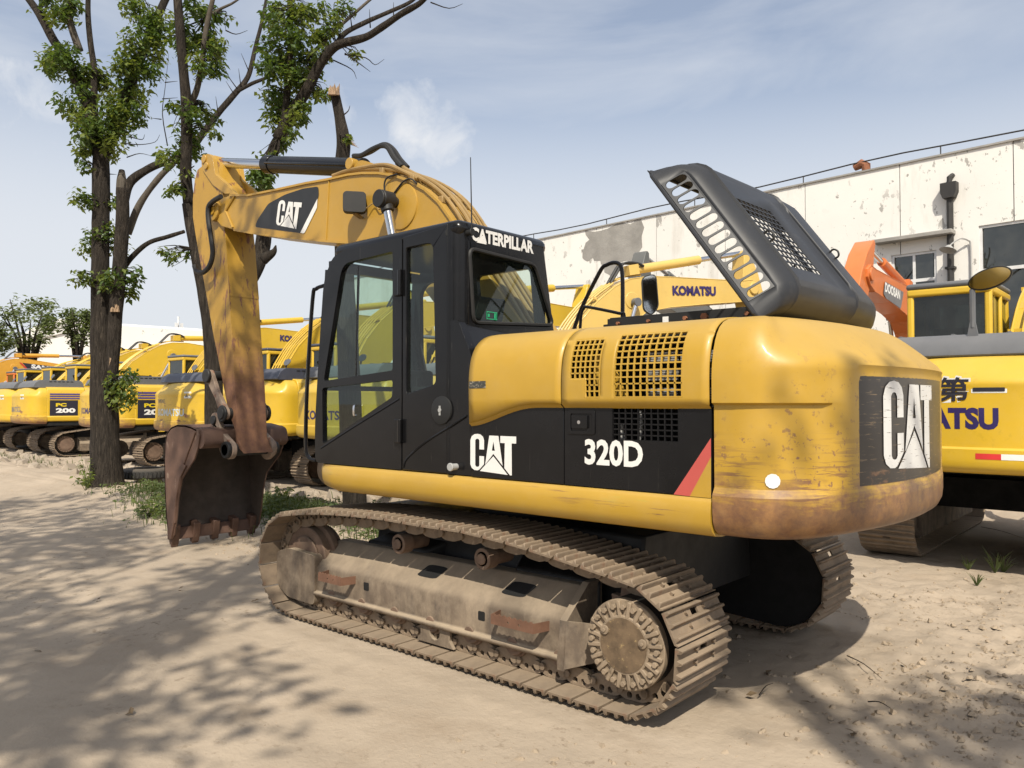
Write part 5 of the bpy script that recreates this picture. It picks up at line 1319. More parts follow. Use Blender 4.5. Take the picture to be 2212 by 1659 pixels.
hi = row_machine(37.2, -7.4, RZ, 'bright orange excavator with low boom beneath the black lettered panel boom', paint='orange', worn=False, phi=3, stick=25, shoes=0, boomtext=('HITACHI', 'pale_ink', 3.2, 4.3, .62, .18, .03))
lettering('lettering', 'KAMITAKE', (0, 0, 0), (1, 0, 0), (0, 1, 0), 'grey_ink', mB[2], .0, mp=lambda a, c: rear0(lerp(.70, .22, a), 1.72 + .09 * c, .003))
for mm in (mD, mF):
    patch('red_reflector', [(-.42, 1.36), (-.60, 1.36), (-.60, 1.62), (-.54, 1.60)], lambda u, v: rear0(u, v, .004), 'tape_red', mm[2])
for yy in (.55, -.45):
    b = MB(); b.grid(lambda i, j: rear0(lerp(yy, yy - .22, i / 3), lerp(1.205, 1.255, j), .003), 4, 2); b.build('tape', 'white_decal', mF[2], smooth=0)
# white sign with a green cross on the hidden machine's stick
ph2 = R(22); tp2 = brot(5.55, .03, ph2); ps2 = R(-6); dn2 = Vector((math.sin(ps2), 0, -math.cos(ps2))); sd2 = Vector((math.cos(ps2), 0, math.sin(ps2)))
sk2 = [o for o in k2[0].children if o.name.startswith('stick') and o.type == 'MESH'][0]
def sg_(a, c, e=0): q = tp2 + dn2 * a + sd2 * c; return (q.x, -.1815 - e, q.z)
patch('sign', [(-.55, -.02), (-.28, -.16), (-.06, .16), (-.33, .24)], lambda a, c: sg_(a, c), 'white_decal', sk2)
patch('sign_cross', [(-.40, -.02), (-.30, -.07), (-.26, .0), (-.19, -.03), (-.13, .07), (-.20, .10), (-.17, .16), (-.27, .20), (-.31, .13), (-.37, .15), (-.42, .06), (-.36, .04)], lambda a, c: sg_(a, c, .003), 'teal_ink', sk2)
# machines of a second row, nose towards the camera, in front of the warehouse
def fd(Xc, Yc, label, paint, phi, stick, txt=None, lab=None):
    return row_machine(Xc, Yc, R(90), label, paint=paint, worn=False, phi=phi, stick=stick, shoes=0, cwtext=False, sticker=None)
do = fd(.95, -16.1, 'orange excavator with raised arm behind the hood, white lettering on its boom', 'orange', 25, 32)
ph = do[4]
patch('decal', rpoly([(3.55, .42), (3.5, .86), (4.75, .36), (4.75, .08), (4.55, .08)], .04, 3), lambda a, p: brot(a, p, ph, .246), 'grey_ink', do[1])
o = brot(4.68, .16, ph, .249); u = brot(3.68, .56, ph, .249) - o
lettering('lettering', 'DOOSAN', o, u, Vector((u.z, 0, -u.x)).normalized() * .2, 'white_decal', do[1], .04)
gy = fd(6.2, -16.4, 'excavator with dark grey arm beyond the pale lettered boom', 'armgrey', 29, 4)

# ================================================================ ground
def gz(x, y):
    # height of the ground
    v = Vector((x, y, 0))
    n1_ = noise.noise(v * .35) * .5 + noise.noise(v * 1.1) * .25
    n2_ = noise.fractal(v * 3.0, .9, 2.0, 4) * .5
    n3_ = noise.fractal(v * 9.0, .9, 2.0, 3) * .5
    h = n1_ * .03 - .02
    # berm with trees
    berm = math.exp(-((y + 1.5) / .95) ** 2) * ss(2.4, 4.2, x)
    h += berm * (.16 + .10 * n2_ + .05 * n3_)
    # rough soil right of the machine (behind it) and along the parked row
    rough = ss(-1.0, -2.6, y) * ss(3, -1, x) + ss(-2.0, -3.4, y)
    rough = min(1, rough)
    h += rough * (.045 * n2_ + .035 * n3_ + .01)
    # churned soil behind the counterweight
    q = math.exp(-(((x + 3.3) / 1.3) ** 2 + ((y + 1.2) / 1.8) ** 2))
    h += q * (.07 * n2_ + .085 * n3_ + .03 * noise.noise(v * 17) + .02)
    h += .006 * n2_ + .003 * n3_
    # shallow wheel ruts along the road
    for yr, wr_ in ((3.0, .22), (4.6, .25), (2.35, .12)):
        yy = y - yr - .25 * math.sin(x * .35 + yr); h -= .016 * math.exp(-(yy / wr_) ** 2) * (1 + .4 * n2_)
    # soil pushed up beside the near track
    h += .018 * math.exp(-((y - 1.62) / .10) ** 2) * ss(-2.3, -1.6, x) * (1 - ss(1.6, 2.2, x)) * (.6 + n3_)
    # flatten under tracks
    for xa, xb, ya, yb in ((-2.2, 2.3, .7, 1.5), (-2.2, 2.3, -1.5, -.7)):
        dx = max(xa - x, 0, x - xb); dy = max(ya - y, 0, y - yb); dd = math.hypot(dx, dy)
        k = 1 - ss(.0, .5, dd)
        if k > 0: h = lerp(h, min(h, -.002), k)
    if y < -3.4: h = lerp(h, min(h, .0), ss(-3.6, -4.6, y))
    if y > 4: h *= .6
    return h
def axis(c, near, step, far, grow_):
    a = []; x = 0; s = step
    while x < far:
        a.append(x)
        if x > near: s *= grow_
        x += s
    a.append(far)
    return [c - v for v in reversed(a[1:])] + [c + v for v in a]
gx = axis(.3, 6.6, .05, 420, 1.12); gy_ = axis(-.3, 4.4, .05, 420, 1.12)
b = MB(); b.v = [(x, y, gz(x, y) if abs(x) < 60 and abs(y) < 60 else -.02) for x in gx for y in gy_]
nv = len(gy_); b.f = [(i * nv + j, (i + 1) * nv + j, (i + 1) * nv + j + 1, i * nv + j + 1) for i in range(len(gx) - 1) for j in range(nv - 1)]
struct(obj('ground', b.raw('ground', 'soil', True)))
# clods and stones lying on it
def clods(name, label, cat_, m, spots, n, s0, s1, seed):
    r = random.Random(seed); b = MB()
    for _ in range(n):
        cx, cy, sx, sy = r.choice(spots)
        x = r.gauss(cx, sx); y = r.gauss(cy, sy)
        if -2.1 < x < 2.2 and .6 < abs(y) < 1.6: continue
        s = s0 + (s1 - s0) * r.random() ** 3; a = r.random() * 6.28; z = gz(x, y)
        vs = []
        for k, (ux, uy, uz) in enumerate(((1, 0, 0), (.3, .9, .1), (-.8, .6, 0), (-.9, -.5, .1), (.2, -1, 0), (.45, .35, .7), (-.5, .2, .8), (0, -.45, .65))):
            j = .7 + .6 * r.random(); X_, Y_ = ux * j * s, uy * j * s
            vs.append((x + X_ * math.cos(a) - Y_ * math.sin(a), y + X_ * math.sin(a) + Y_ * math.cos(a), z - .15 * s + max(0, uz) * s * j))
        b.add(vs, [(0, 1, 5), (1, 2, 6), (1, 6, 5), (2, 3, 6), (3, 4, 7), (3, 7, 6), (4, 0, 5), (4, 5, 7), (5, 6, 7)])
    o = obj(name, b.raw(name, m)); tag(o, label, cat_, kind='stuff'); return o
clods('dirt_clods', 'loose crumbs of dry soil scattered over the ground', 'soil', 'clod', [(-3.4, -1.2, 1.0, 1.2), (-2.6, -2.2, .8, .8), (-3.2, .6, .8, .6), (5.5, -.9, 1.2, .5), (9, -1.4, 2.5, .5), (4.2, -.4, .5, .4), (-4.0, -2.4, 1.2, 1.2), (-2.2, 2.2, .5, .5), (1, -2.6, 2, .6), (-3.2, -1.0, .5, .7), (-3.0, -.2, .4, .4)], 5600, .005, .030, 3)
clods('road_crumbs', 'fine grit lying on the dirt road', 'grit', 'clod', [(1, 3.2, 3, 1.2), (4, 1.8, 3, 1), (-1.5, 2.2, 1, .5)], 500, .002, .008, 5)
clods('rubble', 'broken stones along the parked row', 'stones', 'rubble', [(18, -3.2, 4, .5), (25, -2.9, 4, .6), (13, -3.3, 2, .4), (30, -2.5, 4, .8), (6, -3.0, 3, .5)], 1300, .03, .22, 4)

# ================================================================ trees
def leaves(b, c, rad, n, size, r, droop=.5):
    for _ in range(n):
        while True:
            o = Vector((r.uniform(-1, 1), r.uniform(-1, 1), r.uniform(-1, 1)))
            if o.length < 1: break
        p = Vector(c) + o * rad
        az = r.random() * 6.283; d = Vector((math.cos(az), math.sin(az), -droop + r.uniform(-.5, .6))).normalized()
        sdv = d.cross(UP).normalized(); up = sdv.cross(d)
        roll = r.uniform(-.8, .8); sdv = sdv * math.cos(roll) + up * math.sin(roll); up = sdv.cross(d)
        s = size * r.uniform(.5, 1.35); wd = s * r.uniform(.2, .3)
        m_ = p + d * s * .45 - up * s * .04; e = p + d * s - up * s * .16
        k = len(b.v)
        b.v += [tuple(p), tuple(m_ + sdv * wd + up * s * .05), tuple(e), tuple(m_ - sdv * wd + up * s * .05), tuple(m_)]
        b.f += [(k, k + 1, k + 4), (k + 1, k + 2, k + 4), (k + 2, k + 3, k + 4), (k + 3, k, k + 4)]
def limb(b, pts, radii, r, n=12, rough=.07):
    pts = spline(pts, 6); m = len(pts); rr = []
    k = len(radii) - 1
    for i in range(m):
        t = i / (m - 1) * k; j = min(int(t), k - 1); rr.append(lerp(radii[j], radii[j + 1], t - j) * (1 + rough * noise.noise(pts[i] * 3)))
    o = len(b.v); b.tube(pts, rr, n)
    for i in range(o, len(b.v)):
        v = Vector(b.v[i]); dsp = noise.noise(Vector((v.x * 7, v.y * 7, v.z * 2.2))) * rough * .45
        c = pts[min((i - o) // n, m - 1)]; dv = (v - c)
        b.v[i] = tuple(c + dv * (1 + dsp * 2))
def tree(name, label, dep, limbs, clumps, twigs, lsize, seed, group, dens=1.0, base=None):
    r = random.Random(seed); E_ = empty(name, base or PD(*limbs[0][0][0], dep)); tag(E_, label, 'tree', group)
    inv = -Vector(E_.location)
    bt = MB(); nodes = []
    for i, (pts, rad, kind) in enumerate(limbs):
        dd = 0; P3 = []
        slope = r.uniform(-.09, .09) if i else 0
        for k, (x, y) in enumerate(pts): P3.append(PD(x, y, dep + slope * k * 1.2))
        q = bt if kind == 0 else MB(); nodes += spline(P3, 5)
        limb(q, P3, [v * dep / 1700 / 2 for v in rad], r, 14 if kind == 0 else 9)
        if kind: q.v = [tuple(Vector(v) + inv) for v in q.v]; obj('branch' if kind == 1 else 'dead_limb', q.raw('branch', 'bark' if kind == 1 else 'bark_pale', True), E_)
    for nm, q, m in (('trunk', bt, 'bark'),):
        if q.v:
            q.v = [tuple(Vector(v) + inv) for v in q.v]; obj(nm, q.raw(nm, m, True), E_)
    for pts in twigs:
        bw = MB()
        P3 = [PD(x, y, dep + r.uniform(-.15, .15)) for x, y in pts]; bw.tube(spline(P3, 3), [.012 - .009 * k / (len(P3) * 3 - 3) for k in range(len(P3) * 3 - 2)], 5)
        bw.v = [tuple(Vector(v) + inv) for v in bw.v]; obj('twig', bw.raw('twig', 'bark', True), E_)
    b1, b2, bs = MB(), MB(), MB()
    for (x, y, rp) in clumps:
        rad = rp * dep / 1700 * 1.3; c = PD(x, y, dep + r.uniform(-.35, .35))
        n = int(max(16, (rp ** 2) * .42 * dens))
        for k in range(3):
            cc_ = c + Vector((r.gauss(0, .35), r.gauss(0, .35), r.gauss(0, .35))) * rad
            leaves(b1 if r.random() < .62 else b2, cc_, rad * .75, n // 3 + 3, lsize, r, .55)
            nd = min(nodes, key=lambda v: (v - cc_).length_squared)
            if (nd - cc_).length < 1.6:
                for _ in range(2):
                    e = cc_ + Vector((r.gauss(0, .5), r.gauss(0, .5), r.gauss(.1, .5))) * rad; m_ = (nd + e) / 2 + Vector((r.gauss(0, .06), r.gauss(0, .06), r.uniform(0, .1)))
                    bs.tube(spline([nd, m_, e], 2), [.012, .010, .008, .005, .003], 4, False)
                    # a few lone leaves out along the twig
                    leaves(b2, e, .07, 3, lsize, r, .5)
    for nm, q, m in (('crown', b1, 'leaf'), ('young_leaves', b2, 'leaf_light'), ('twig_spray', bs, 'bark')):
        if q.v: q.v = [tuple(Vector(v) + inv) for v in q.v]; obj(nm, q.raw(nm, m), E_)['kind'] = 'stuff'
    return E_
def zt(pts): return [(x * .2741, y * .2741) for x, y in pts]          # crop measurements to picture units
GT = 'roadside trees'
tree('tree', 'thick twin-stemmed tree with raw split bark between its stems', 15.3,
     [([(232, 1085), (230, 1030), (227, 950), (225, 850), (221, 760), (217, 640), (217, 540), (218, 430), (218, 370), (219, 325)], [88, 66, 58, 55, 48, 37, 35, 35, 35, 33], 0),
      ([(234, 960), (241, 840), (246, 740), (253, 640), (261, 540), (265, 450), (264, 405)], [18, 24, 27, 28, 28, 26, 23], 0),
      ([(262, 420), (262, 390), (263, 368)], [23, 20, 12], 2),
      ([(218, 345), (205, 285), (185, 215), (150, 140), (115, 85), (85, 30), (45, -25)], [30, 30, 26, 23, 20, 17, 14], 1),
      ([(205, 285), (203, 215), (203, 150), (195, 90), (190, 30), (191, -20)], [18, 15, 13, 12, 11, 10], 1),
      ([(172, 110), (158, 70), (150, 40), (150, 5), (160, -20)], [16, 15, 14, 13, 12], 2),
      ([(222, 335), (240, 300), (262, 250), (283, 180), (305, 120), (330, 60), (352, 10), (368, -25)], [28, 26, 24, 22, 20, 18, 16, 15], 1),
      ([(266, 440), (280, 395), (315, 368), (350, 352), (385, 345), (415, 318), (438, 288), (475, 240), (507, 203), (530, 175), (541, 150), (552, 100), (565, 50), (578, -15)], [20, 19, 17, 16, 15, 15, 15, 14, 13, 12, 11, 9, 8, 7], 1),
      ([(512, 198), (545, 180), (575, 168), (605, 150)], [8, 8, 7, 5], 1),
      ([(275, 505), (295, 455), (315, 420), (345, 382), (375, 352)], [17, 15, 14, 13, 12], 2),
      ([(262, 585), (285, 555), (320, 525), (360, 512), (398, 500)], [14, 12, 10, 9, 8], 1)],
     [(95, 122, 18), (115, 140, 26), (148, 128, 30), (178, 150, 30), (205, 180, 26), (222, 168, 20), (160, 205, 22), (172, 240, 28), (190, 272, 30), (228, 245, 34), (252, 232, 30), (266, 256, 26), (246, 285, 28), (190, 298, 24), (225, 300, 24), (285, 130, 30), (302, 72, 28), (292, 20, 30), (320, 45, 30), (270, 150, 26), (312, 150, 26), (332, 95, 18), (340, 30, 25), (295, 200, 26), (275, 205, 22), (130, 40, 26), (108, 12, 20), (155, 12, 20), (185, 335, 14), (182, 352, 12), (180, 422, 22), (246, 440, 13), (196, 515, 22), (232, 503, 24), (252, 530, 16), (186, 597, 18), (246, 590, 26), (285, 610, 20), (285, 628, 14), (246, 838, 34), (232, 848, 22), (262, 830, 22), (180, 1050, 14), (300, 250, 14), (335, 130, 12)],
     [zt(p) for p in ([(980, 1130), (1100, 1140), (1220, 1120), (1260, 1060)], [(1000, 1240), (1100, 1210), (1200, 1230)], [(1030, 1080), (1120, 1100), (1140, 1060)], [(1320, 1150), (1280, 900), (1300, 700), (1330, 430)], [(1300, 650), (1400, 640)], [(1280, 780), (1400, 770)], [(1270, 940), (1190, 930)], [(570, 1170), (640, 1210), (700, 1200)], [(1870, 700), (1800, 600), (1760, 500)], [(1960, 560), (1900, 420)], [(1900, 690), (1880, 540)], [(1720, 900), (1700, 760)], [(1850, 750), (1780, 640)], [(860, 1372), (920, 1375)])], .115, 21, GT, .85)
tree('tree', 'forked tree behind the digging arm with leafy right leader', 12.8,
     [([(466, 1115), (464, 1000), (462, 880), (460, 780), (452, 690), (434, 590), (418, 510), (406, 440)], [56, 42, 38, 36, 32, 29, 27, 25], 0),
      ([(462, 790), (495, 700), (530, 620), (560, 560), (571, 500), (571, 430), (574, 380), (592, 320), (612, 285)], [28, 30, 32, 34, 32, 29, 26, 25, 24], 0),
      ([(408, 440), (401, 370), (403, 300), (402, 220), (396, 150), (390, 80), (382, -20)], [25, 23, 23, 22, 20, 19, 17], 1),
      ([(600, 300), (635, 240), (670, 180), (692, 138), (718, 105), (745, 92), (790, 80), (830, 55), (870, 28), (905, 8), (930, -15)], [26, 25, 23, 21, 19, 17, 15, 14, 13, 11, 9], 1),
      ([(722, 102), (745, 72), (790, 48), (840, 26), (880, 8), (905, -10)], [12, 11, 10, 9, 8, 7], 1),
      ([(612, 290), (618, 230), (624, 150), (628, 80), (626, -20)], [18, 16, 14, 13, 12], 1),
      ([(405, 235), (425, 195), (437, 130), (446, 60), (462, -10)], [14, 13, 12, 11, 9], 2),
      ([(445, 40), (475, 20), (500, 8), (520, -5)], [7, 6, 5, 4], 2),
      ([(568, 560), (590, 545), (596, 530)], [26, 14, 3], 1),
      ([(670, 120), (700, 90), (730, 60), (770, 25), (810, -10)], [9, 8, 8, 7, 6], 2)],
     [(400, 60, 18), (420, 30, 24), (452, 30, 22), (418, 80, 22), (442, 85, 20), (462, 100, 20), (470, 120, 18), (402, 108, 18), (432, 140, 20), (472, 142, 20), (385, 95, 14), (388, 235, 16), (412, 250, 22), (432, 228, 16), (455, 250, 12), (400, 300, 24), (378, 330, 22), (422, 322, 16), (350, 345, 14), (402, 370, 12), (390, 408, 10), (365, 410, 9), (385, 552, 14), (360, 545, 8), (468, 290, 9), (600, 20, 22), (642, 20, 22), (590, 60, 24), (622, 80, 26), (652, 60, 22), (588, 110, 26), (618, 130, 28), (650, 122, 22), (590, 160, 26), (622, 182, 28), (646, 165, 18), (580, 210, 22), (610, 222, 26), (642, 232, 18), (602, 258, 22), (634, 270, 18), (655, 255, 16), (680, 150, 12), (692, 112, 16), (702, 72, 18), (722, 40, 18), (742, 28, 16), (696, 30, 18), (670, 20, 18), (688, 200, 14), (700, 205, 12), (606, 305, 18), (592, 335, 12), (562, 382, 26), (590, 358, 14), (575, 372, 16), (560, 372, 18), (576, 410, 10), (770, 120, 9), (680, 85, 14), (640, 150, 16), (665, 180, 12), (575, 480, 6)],
     [zt(p) for p in ([(1700, 100), (1780, 90), (1770, 150), (1780, 240)], [(1780, 240), (1860, 270), (1950, 240)])] + [[(745, 118), (790, 125), (810, 140), (830, 128)], [(745, 115), (780, 140), (800, 155)], [(930, 5), (970, 18), (1000, 8)], [(720, 130), (760, 150), (770, 170)], [(760, 60), (755, 20)], [(800, 60), (798, 20)], [(850, 40), (850, 5)]], .10, 22, GT, .9)
tree('tree', 'bare broken-off trunk seen through the cab window', 10.5,
     [([(770, 1160), (766, 1080), (761, 980), (756, 860), (751, 740), (746, 640), (742, 540), (738, 440), (737, 370), (742, 310), (735, 260), (728, 225), (722, 195)], [62, 54, 50, 48, 46, 42, 38, 34, 31, 29, 25, 22, 20], 0)],
     [(750, 300, 4)], [[(740, 250), (752, 240), (756, 228)]], .08, 23, GT, .1)
# splintered break, bark scar
def splinter(x, y, dep, w, h, n, seed, parent_lbl=None):
    r = random.Random(seed); b = MB()
    for k in range(n):
        p = PD(x + r.uniform(-w, w), y, dep - .05 + r.uniform(-.05, .05)); q = p + Vector((r.uniform(-.03, .03), r.uniform(-.03, .03), h * r.uniform(.4, 1))); b.tube([p - UP * .05, p, q], [.028, .022, .002], 5)
    return b
trs = [o for o in bpy.data.objects if o.name.startswith('tree') and o.type == 'EMPTY']
def attach(b, name, m, t):
    b.v = [tuple(Vector(v) - Vector(t.location)) for v in b.v]; return obj(name, b.raw(name, m), t)
attach(splinter(721, 197, 10.45, 9, .12, 12, 1), 'splinters', 'raw_wood', trs[2])
b = MB()
for k in range(7): p = PD(751, 302 + k, 10.35); b.tube([p, p + RT * (.03 + .02 * k % 3) + UP * (.05 - .02 * k)], [.014, .001], 5)
attach(b, 'splinters', 'raw_wood', trs[2])
b = MB(); sc_ = z1([(716, 560), (735, 300), (750, 330), (745, 430), (728, 520)]); c_ = [PD(x, y, 15.3 - .24) for x, y in sc_]; b.sheet([(i, 0) for i in range(0)] or [(v.dot(RT), v.z) for v in c_], [], lambda u, v: RT * u + UP * v + (c_[0] - RT * c_[0].dot(RT) - UP * c_[0].z)); attach(b, 'bark_scar', 'raw_wood', trs[0])
attach(splinter(248, 668, 15.05, 8, .10, 16, 5), 'splinters', 'raw_wood', trs[0])
# tree on the road verge further left, background
def bg_tree(name, label, cx, cy, rpx, dep, seed, hgt=1.0):
    r = random.Random(seed); c = PD(cx, cy, dep); base = Vector((c.x, c.y, 0)); E_ = empty(name, base); tag(E_, label, 'tree', 'trees by the far wall')
    rad = rpx * dep / 1700; b = MB(); b.tube([(0, 0, -.1), (.1, 0, c.z * .4), (0, .1, c.z * .8)], [.28, .22, .12], 10)
    for k in range(9):
        a = r.random() * 6.28; b.tube([(0, 0, c.z * r.uniform(.35, .7)), (math.cos(a) * rad * .4, math.sin(a) * rad * .4, c.z * .9), (math.cos(a) * rad * .8, math.sin(a) * rad * .8, c.z + rad * r.uniform(.1, .8))], [.10, .06, .02], 6)
    obj('trunk', b.raw('trunk', 'bark', True), E_)
    b = MB()
    for k in range(60):
        while True:
            o = Vector((r.uniform(-1, 1), r.uniform(-1, 1), r.uniform(-1, 1)))
            if .35 < o.length < 1: break
        p = Vector((o.x * rad, o.y * rad, c.z + o.z * rad * hgt))
        leaves(b, p, rad * .26, 34, .24, r, .2)
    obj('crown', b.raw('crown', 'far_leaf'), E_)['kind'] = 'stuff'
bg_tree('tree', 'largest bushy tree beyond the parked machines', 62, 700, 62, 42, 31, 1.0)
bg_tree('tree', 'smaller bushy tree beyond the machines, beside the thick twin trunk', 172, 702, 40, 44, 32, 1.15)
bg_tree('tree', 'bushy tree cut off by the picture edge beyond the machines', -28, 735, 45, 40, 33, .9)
# trees across the road (behind the viewer): their crowns throw the dappled shade
def shade_tree(label, rt, dp, hc, rad, seed, ncl, nl=26):
    r = random.Random(seed); p0 = CAM + RT * rt + FW * dp; base = Vector((p0.x, p0.y, 0)); E_ = empty('tree', base); tag(E_, label, 'tree', 'trees across the road')
    b = MB(); limb(b, [(0, 0, -.1), (.1, .05, 2), (.0, .1, 4), (.1, 0, hc)], [.26, .2, .16, .09], r, 10)
    bl = MB()
    for k in range(ncl):
        while True:
            o = Vector((r.uniform(-1, 1), r.uniform(-1, 1), r.uniform(-.6, .6)))
            if o.length < 1: break
        c = Vector((o.x * rad, o.y * rad, hc + o.z * rad)); limb(b, [(0, 0, hc * .62), c * .5 + Vector((0, 0, hc * .4)), c], [.05, .035, .012], r, 5)
        leaves(bl, c, r.uniform(.4, .8), nl, .21, r, .2)
    obj('trunk', b.raw('trunk', 'bark', True), E_); obj('crown', bl.raw('crown', 'leaf'), E_)['kind'] = 'stuff'
shade_tree('tree across the road behind the viewer, left of centre', -4.7, -3.4, 10.0, 3.5, 41, 88, 84)
shade_tree('tree across the road, farthest along it', -8.6, .8, 10.4, 3.3, 42, 66, 76)
shade_tree('tree across the road behind the viewer at right', 3.9, -5.9, 9.6, 1.8, 43, 26, 80)
shade_tree('tree across the road straight behind the viewer', -3.6, -6.4, 9.6, 2.0, 44, 34, 70)
shade_tree('sparse tree across the road, thinnest crown', 1.9, -5.0, 11.5, 1.8, 45, 4, 26)
shade_tree('tree across the road with a small high crown', -2.7, 1.4, 11.0, 1.5, 46, 7, 60)

# ================================================================ weeds and litter
def blades(name, label, spots, n, h0, h1, seed, m='weed', leaf_=False):
    r = random.Random(seed); b = MB()
    for _ in range(n):
        cx, cy, sx, sy = r.choice(spots); x = r.gauss(cx, sx); y = r.gauss(cy, sy)
        if -2.1 < x < 2.2 and abs(y) < 1.6: continue
        z = gz(x, y); h = r.uniform(h0, h1); a = r.random() * 6.28; l = r.uniform(.1, .7) * h; dx, dy = math.cos(a), math.sin(a); w_ = .004 + .004 * r.random()
        b.add([(x - dy * w_, y + dx * w_, z - .01), (x + dy * w_, y - dx * w_, z - .01), (x + dx * l * .4 + dy * w_, y + dy * l * .4 - dx * w_, z + h * .65), (x + dx * l * .4 - dy * w_, y + dy * l * .4 + dx * w_, z + h * .65), (x + dx * l, y + dy * l, z + h)], [(0, 1, 2, 3), (3, 2, 4)])
        if leaf_ and r.random() < .5: leaves(b, (x + dx * l * .5, y + dy * l * .5, z + h * .7), .05, 3, .075, r, .1)
    o = obj(name, b.raw(name, m)); return tag(o, label, 'weeds', kind='stuff')
blades('weeds', 'low weeds and grass growing along the tree line', [(4.3, -1.6, .7, .5), (3.4, -2.2, .8, .5), (6.2, -1.3, .6, .3), (7.6, -.75, .6, .3), (2.4, -2.4, .8, .4), (9.6, -1.5, .8, .35), (5.0, -2.6, .8, .4), (8.6, -1.6, .9, .4), (6.8, -2.0, .8, .4)], 6500, .05, .20, 8, leaf_=True)
blades('dry_grass', 'sparse dry grass stems along the parked row', [(14, -3.0, 1.2, .3), (17, -3.2, .5, .2), (21, -3, 1.2, .3), (25, -3.1, 1, .3), (8, -2.6, 1.2, .4), (11, -3.3, .4, .2)], 700, .04, .22, 9)
def weed_plant(x, y, dep_ax, h, n, seed, label, spread=.12):
    r = random.Random(seed); p = PX(x, y, 'Z', 0.0) if dep_ax is None else PD(x, y, dep_ax)
    E_ = empty('weed_plant', (p.x, p.y, gz(p.x, p.y))); tag(E_, label, 'plant'); b = MB(); bl = MB()
    for k in range(n):
        a = r.random() * 6.28; l = r.uniform(.3, 1) * spread; hh = h * r.uniform(.6, 1); e = Vector((math.cos(a) * l, math.sin(a) * l, hh)); b.tube([(0, 0, -.02), e * .5 + Vector((0, 0, .03)), e], [.005, .004, .002], 5)
        for q in range(5): leaves(bl, e * (.35 + .65 * q / 4), .03, 2, .085, r, .2)
    obj('stem', b.raw('stem', 'weed', True), E_); obj('foliage', bl.raw('foliage', 'leaf_light'), E_)['kind'] = 'stuff'
weed_plant(190, 1030, 15.0, .75, 7, 51, 'leafy weed growing at the left foot of the thick trunk', .22)
weed_plant(185, 1075, 14.6, .38, 8, 52, 'low bushy weed just in front of the thick trunk', .25)
weed_plant(325, 1120, None, .32, 9, 53, 'bushy weed left of the bucket', .28)
weed_plant(620, 1075, 12.4, .32, 10, 54, 'bright weed right of the bucket teeth', .30)
weed_plant(960, 1105, 9.6, .25, 8, 55, 'small weed visible under the yellow side rail', .22)
for i, (x, y, h) in enumerate(((2092, 1232, .16), (2150, 1238, .26), (2168, 1235, .20), (2110, 1262, .12))):
    p = PX(x, y, 'Z', 0); r = random.Random(60 + i); b = MB()
    for k in range(16):
        a = r.random() * 6.28; l = h * r.uniform(.3, .9); e = Vector((math.cos(a) * l, math.sin(a) * l, h * r.uniform(.5, 1.1))); b.add([(-.005, 0, 0), (.005, 0, 0), tuple(e * .55 + Vector((.004, 0, h * .15))), tuple(e * .55 + Vector((-.004, 0, h * .15))), tuple(e)], [(0, 1, 2, 3), (3, 2, 4)])
    o = obj('grass_tuft', b.raw('grass_tuft', 'weed')); o.location = (p.x, p.y, gz(p.x, p.y))
    tag(o, ('thin grass tuft at right, nearest the counterweight', 'tallest grass tuft at the right edge, by the dark shade', 'grass tuft at the right edge, rightmost of the four', 'short spreading grass tuft at right, lowest of the four')[i], 'grass')
for i, (x, y) in enumerate(((78, 1400), (215, 1290), (285, 1537), (548, 1297), (1652, 1450), (1755, 1515), (1890, 1535), (1610, 1500), (1960, 1440), (385, 1270), (660, 1165), (1850, 1585))):
    p = PX(x, y, 'Z', 0); r = random.Random(80 + i); b = MB(); leaves(b, (0, 0, .015), .01, 2, .07, r, .0); o = obj('fallen_leaf', b.raw('fallen_leaf', 'dry_leaf')); o.location = (p.x, p.y, gz(p.x, p.y))
    tag(o, 'small dry curled leaf lying on the dirt', 'leaf', 'fallen leaves on the dirt')
for i, (x, y, x2, y2, lb) in enumerate(((1640, 1505, 1670, 1480, 'short dry twig behind the rear track'), (1830, 1420, 1905, 1470, 'thin twig across the churned soil'), (1875, 1520, 1925, 1535, 'dark stick on the dirt in the lower right'), (2120, 1140, 2212, 1165, 'long thin twig at the right edge'))):
    p = PX(x, y, 'Z', 0); q = PX(x2, y2, 'Z', 0); b = MB(); m_ = (p + q) / 2; b.tube(spline([p + UP * .012, m_ + UP * .03, q + UP * .012], 3), [.004, .004, .0035, .003, .003, .002, .0015], 5); o = b.build('twig', 'bark', None); tag(o, lb, 'twig')
# old tyre lying by the tree
p = PX(318, 1050, 'Z', .0); b = MB()
prof = [(.26, -.10), (.34, -.115), (.46, -.10), (.50, -.06), (.505, 0), (.50, .06), (.46, .10), (.34, .115), (.26, .10), (.28, 0)]
b.grid(lambda i, j: (prof[j % 10][0] * math.cos(2 * math.pi * i / 36), prof[j % 10][0] * math.sin(2 * math.pi * i / 36), prof[j % 10][1]), 37, 11)
tread = MB()
for k in range(40): a = 2 * math.pi * k / 40; tread.bar((.5 * math.cos(a), .5 * math.sin(a), -.06), (.5 * math.cos(a + .06), .5 * math.sin(a + .06), .06), .04, .03, (math.cos(a), math.sin(a), 0))
T_ = empty('tyre', (p.x, p.y, .27)); tag(T_, 'old black tyre lying flat beside the thick trunk', 'tyre'); b.build('carcass', 'tyre', T_, smooth=50); tread.build('tread', 'tyre', T_, smooth=0)
p = PX(61, 965, 'Z', .05); b = MB(); b.prism(rrect(-.32, 0, .32, .72, .06, 3), [rrect(-.2, .2, .2, .55, .05, 3)], mY, -.22, .22); b.box((-.36, -.25, -.02), (.36, .25, .06)); o = b.build('concrete_block', 'cover_grey', None, bevel=.03); o.location = (p.x, p.y, -.02); o.rotation_euler.z = R(30); tag(o, 'dark grey block standing under the far left machines', 'block')

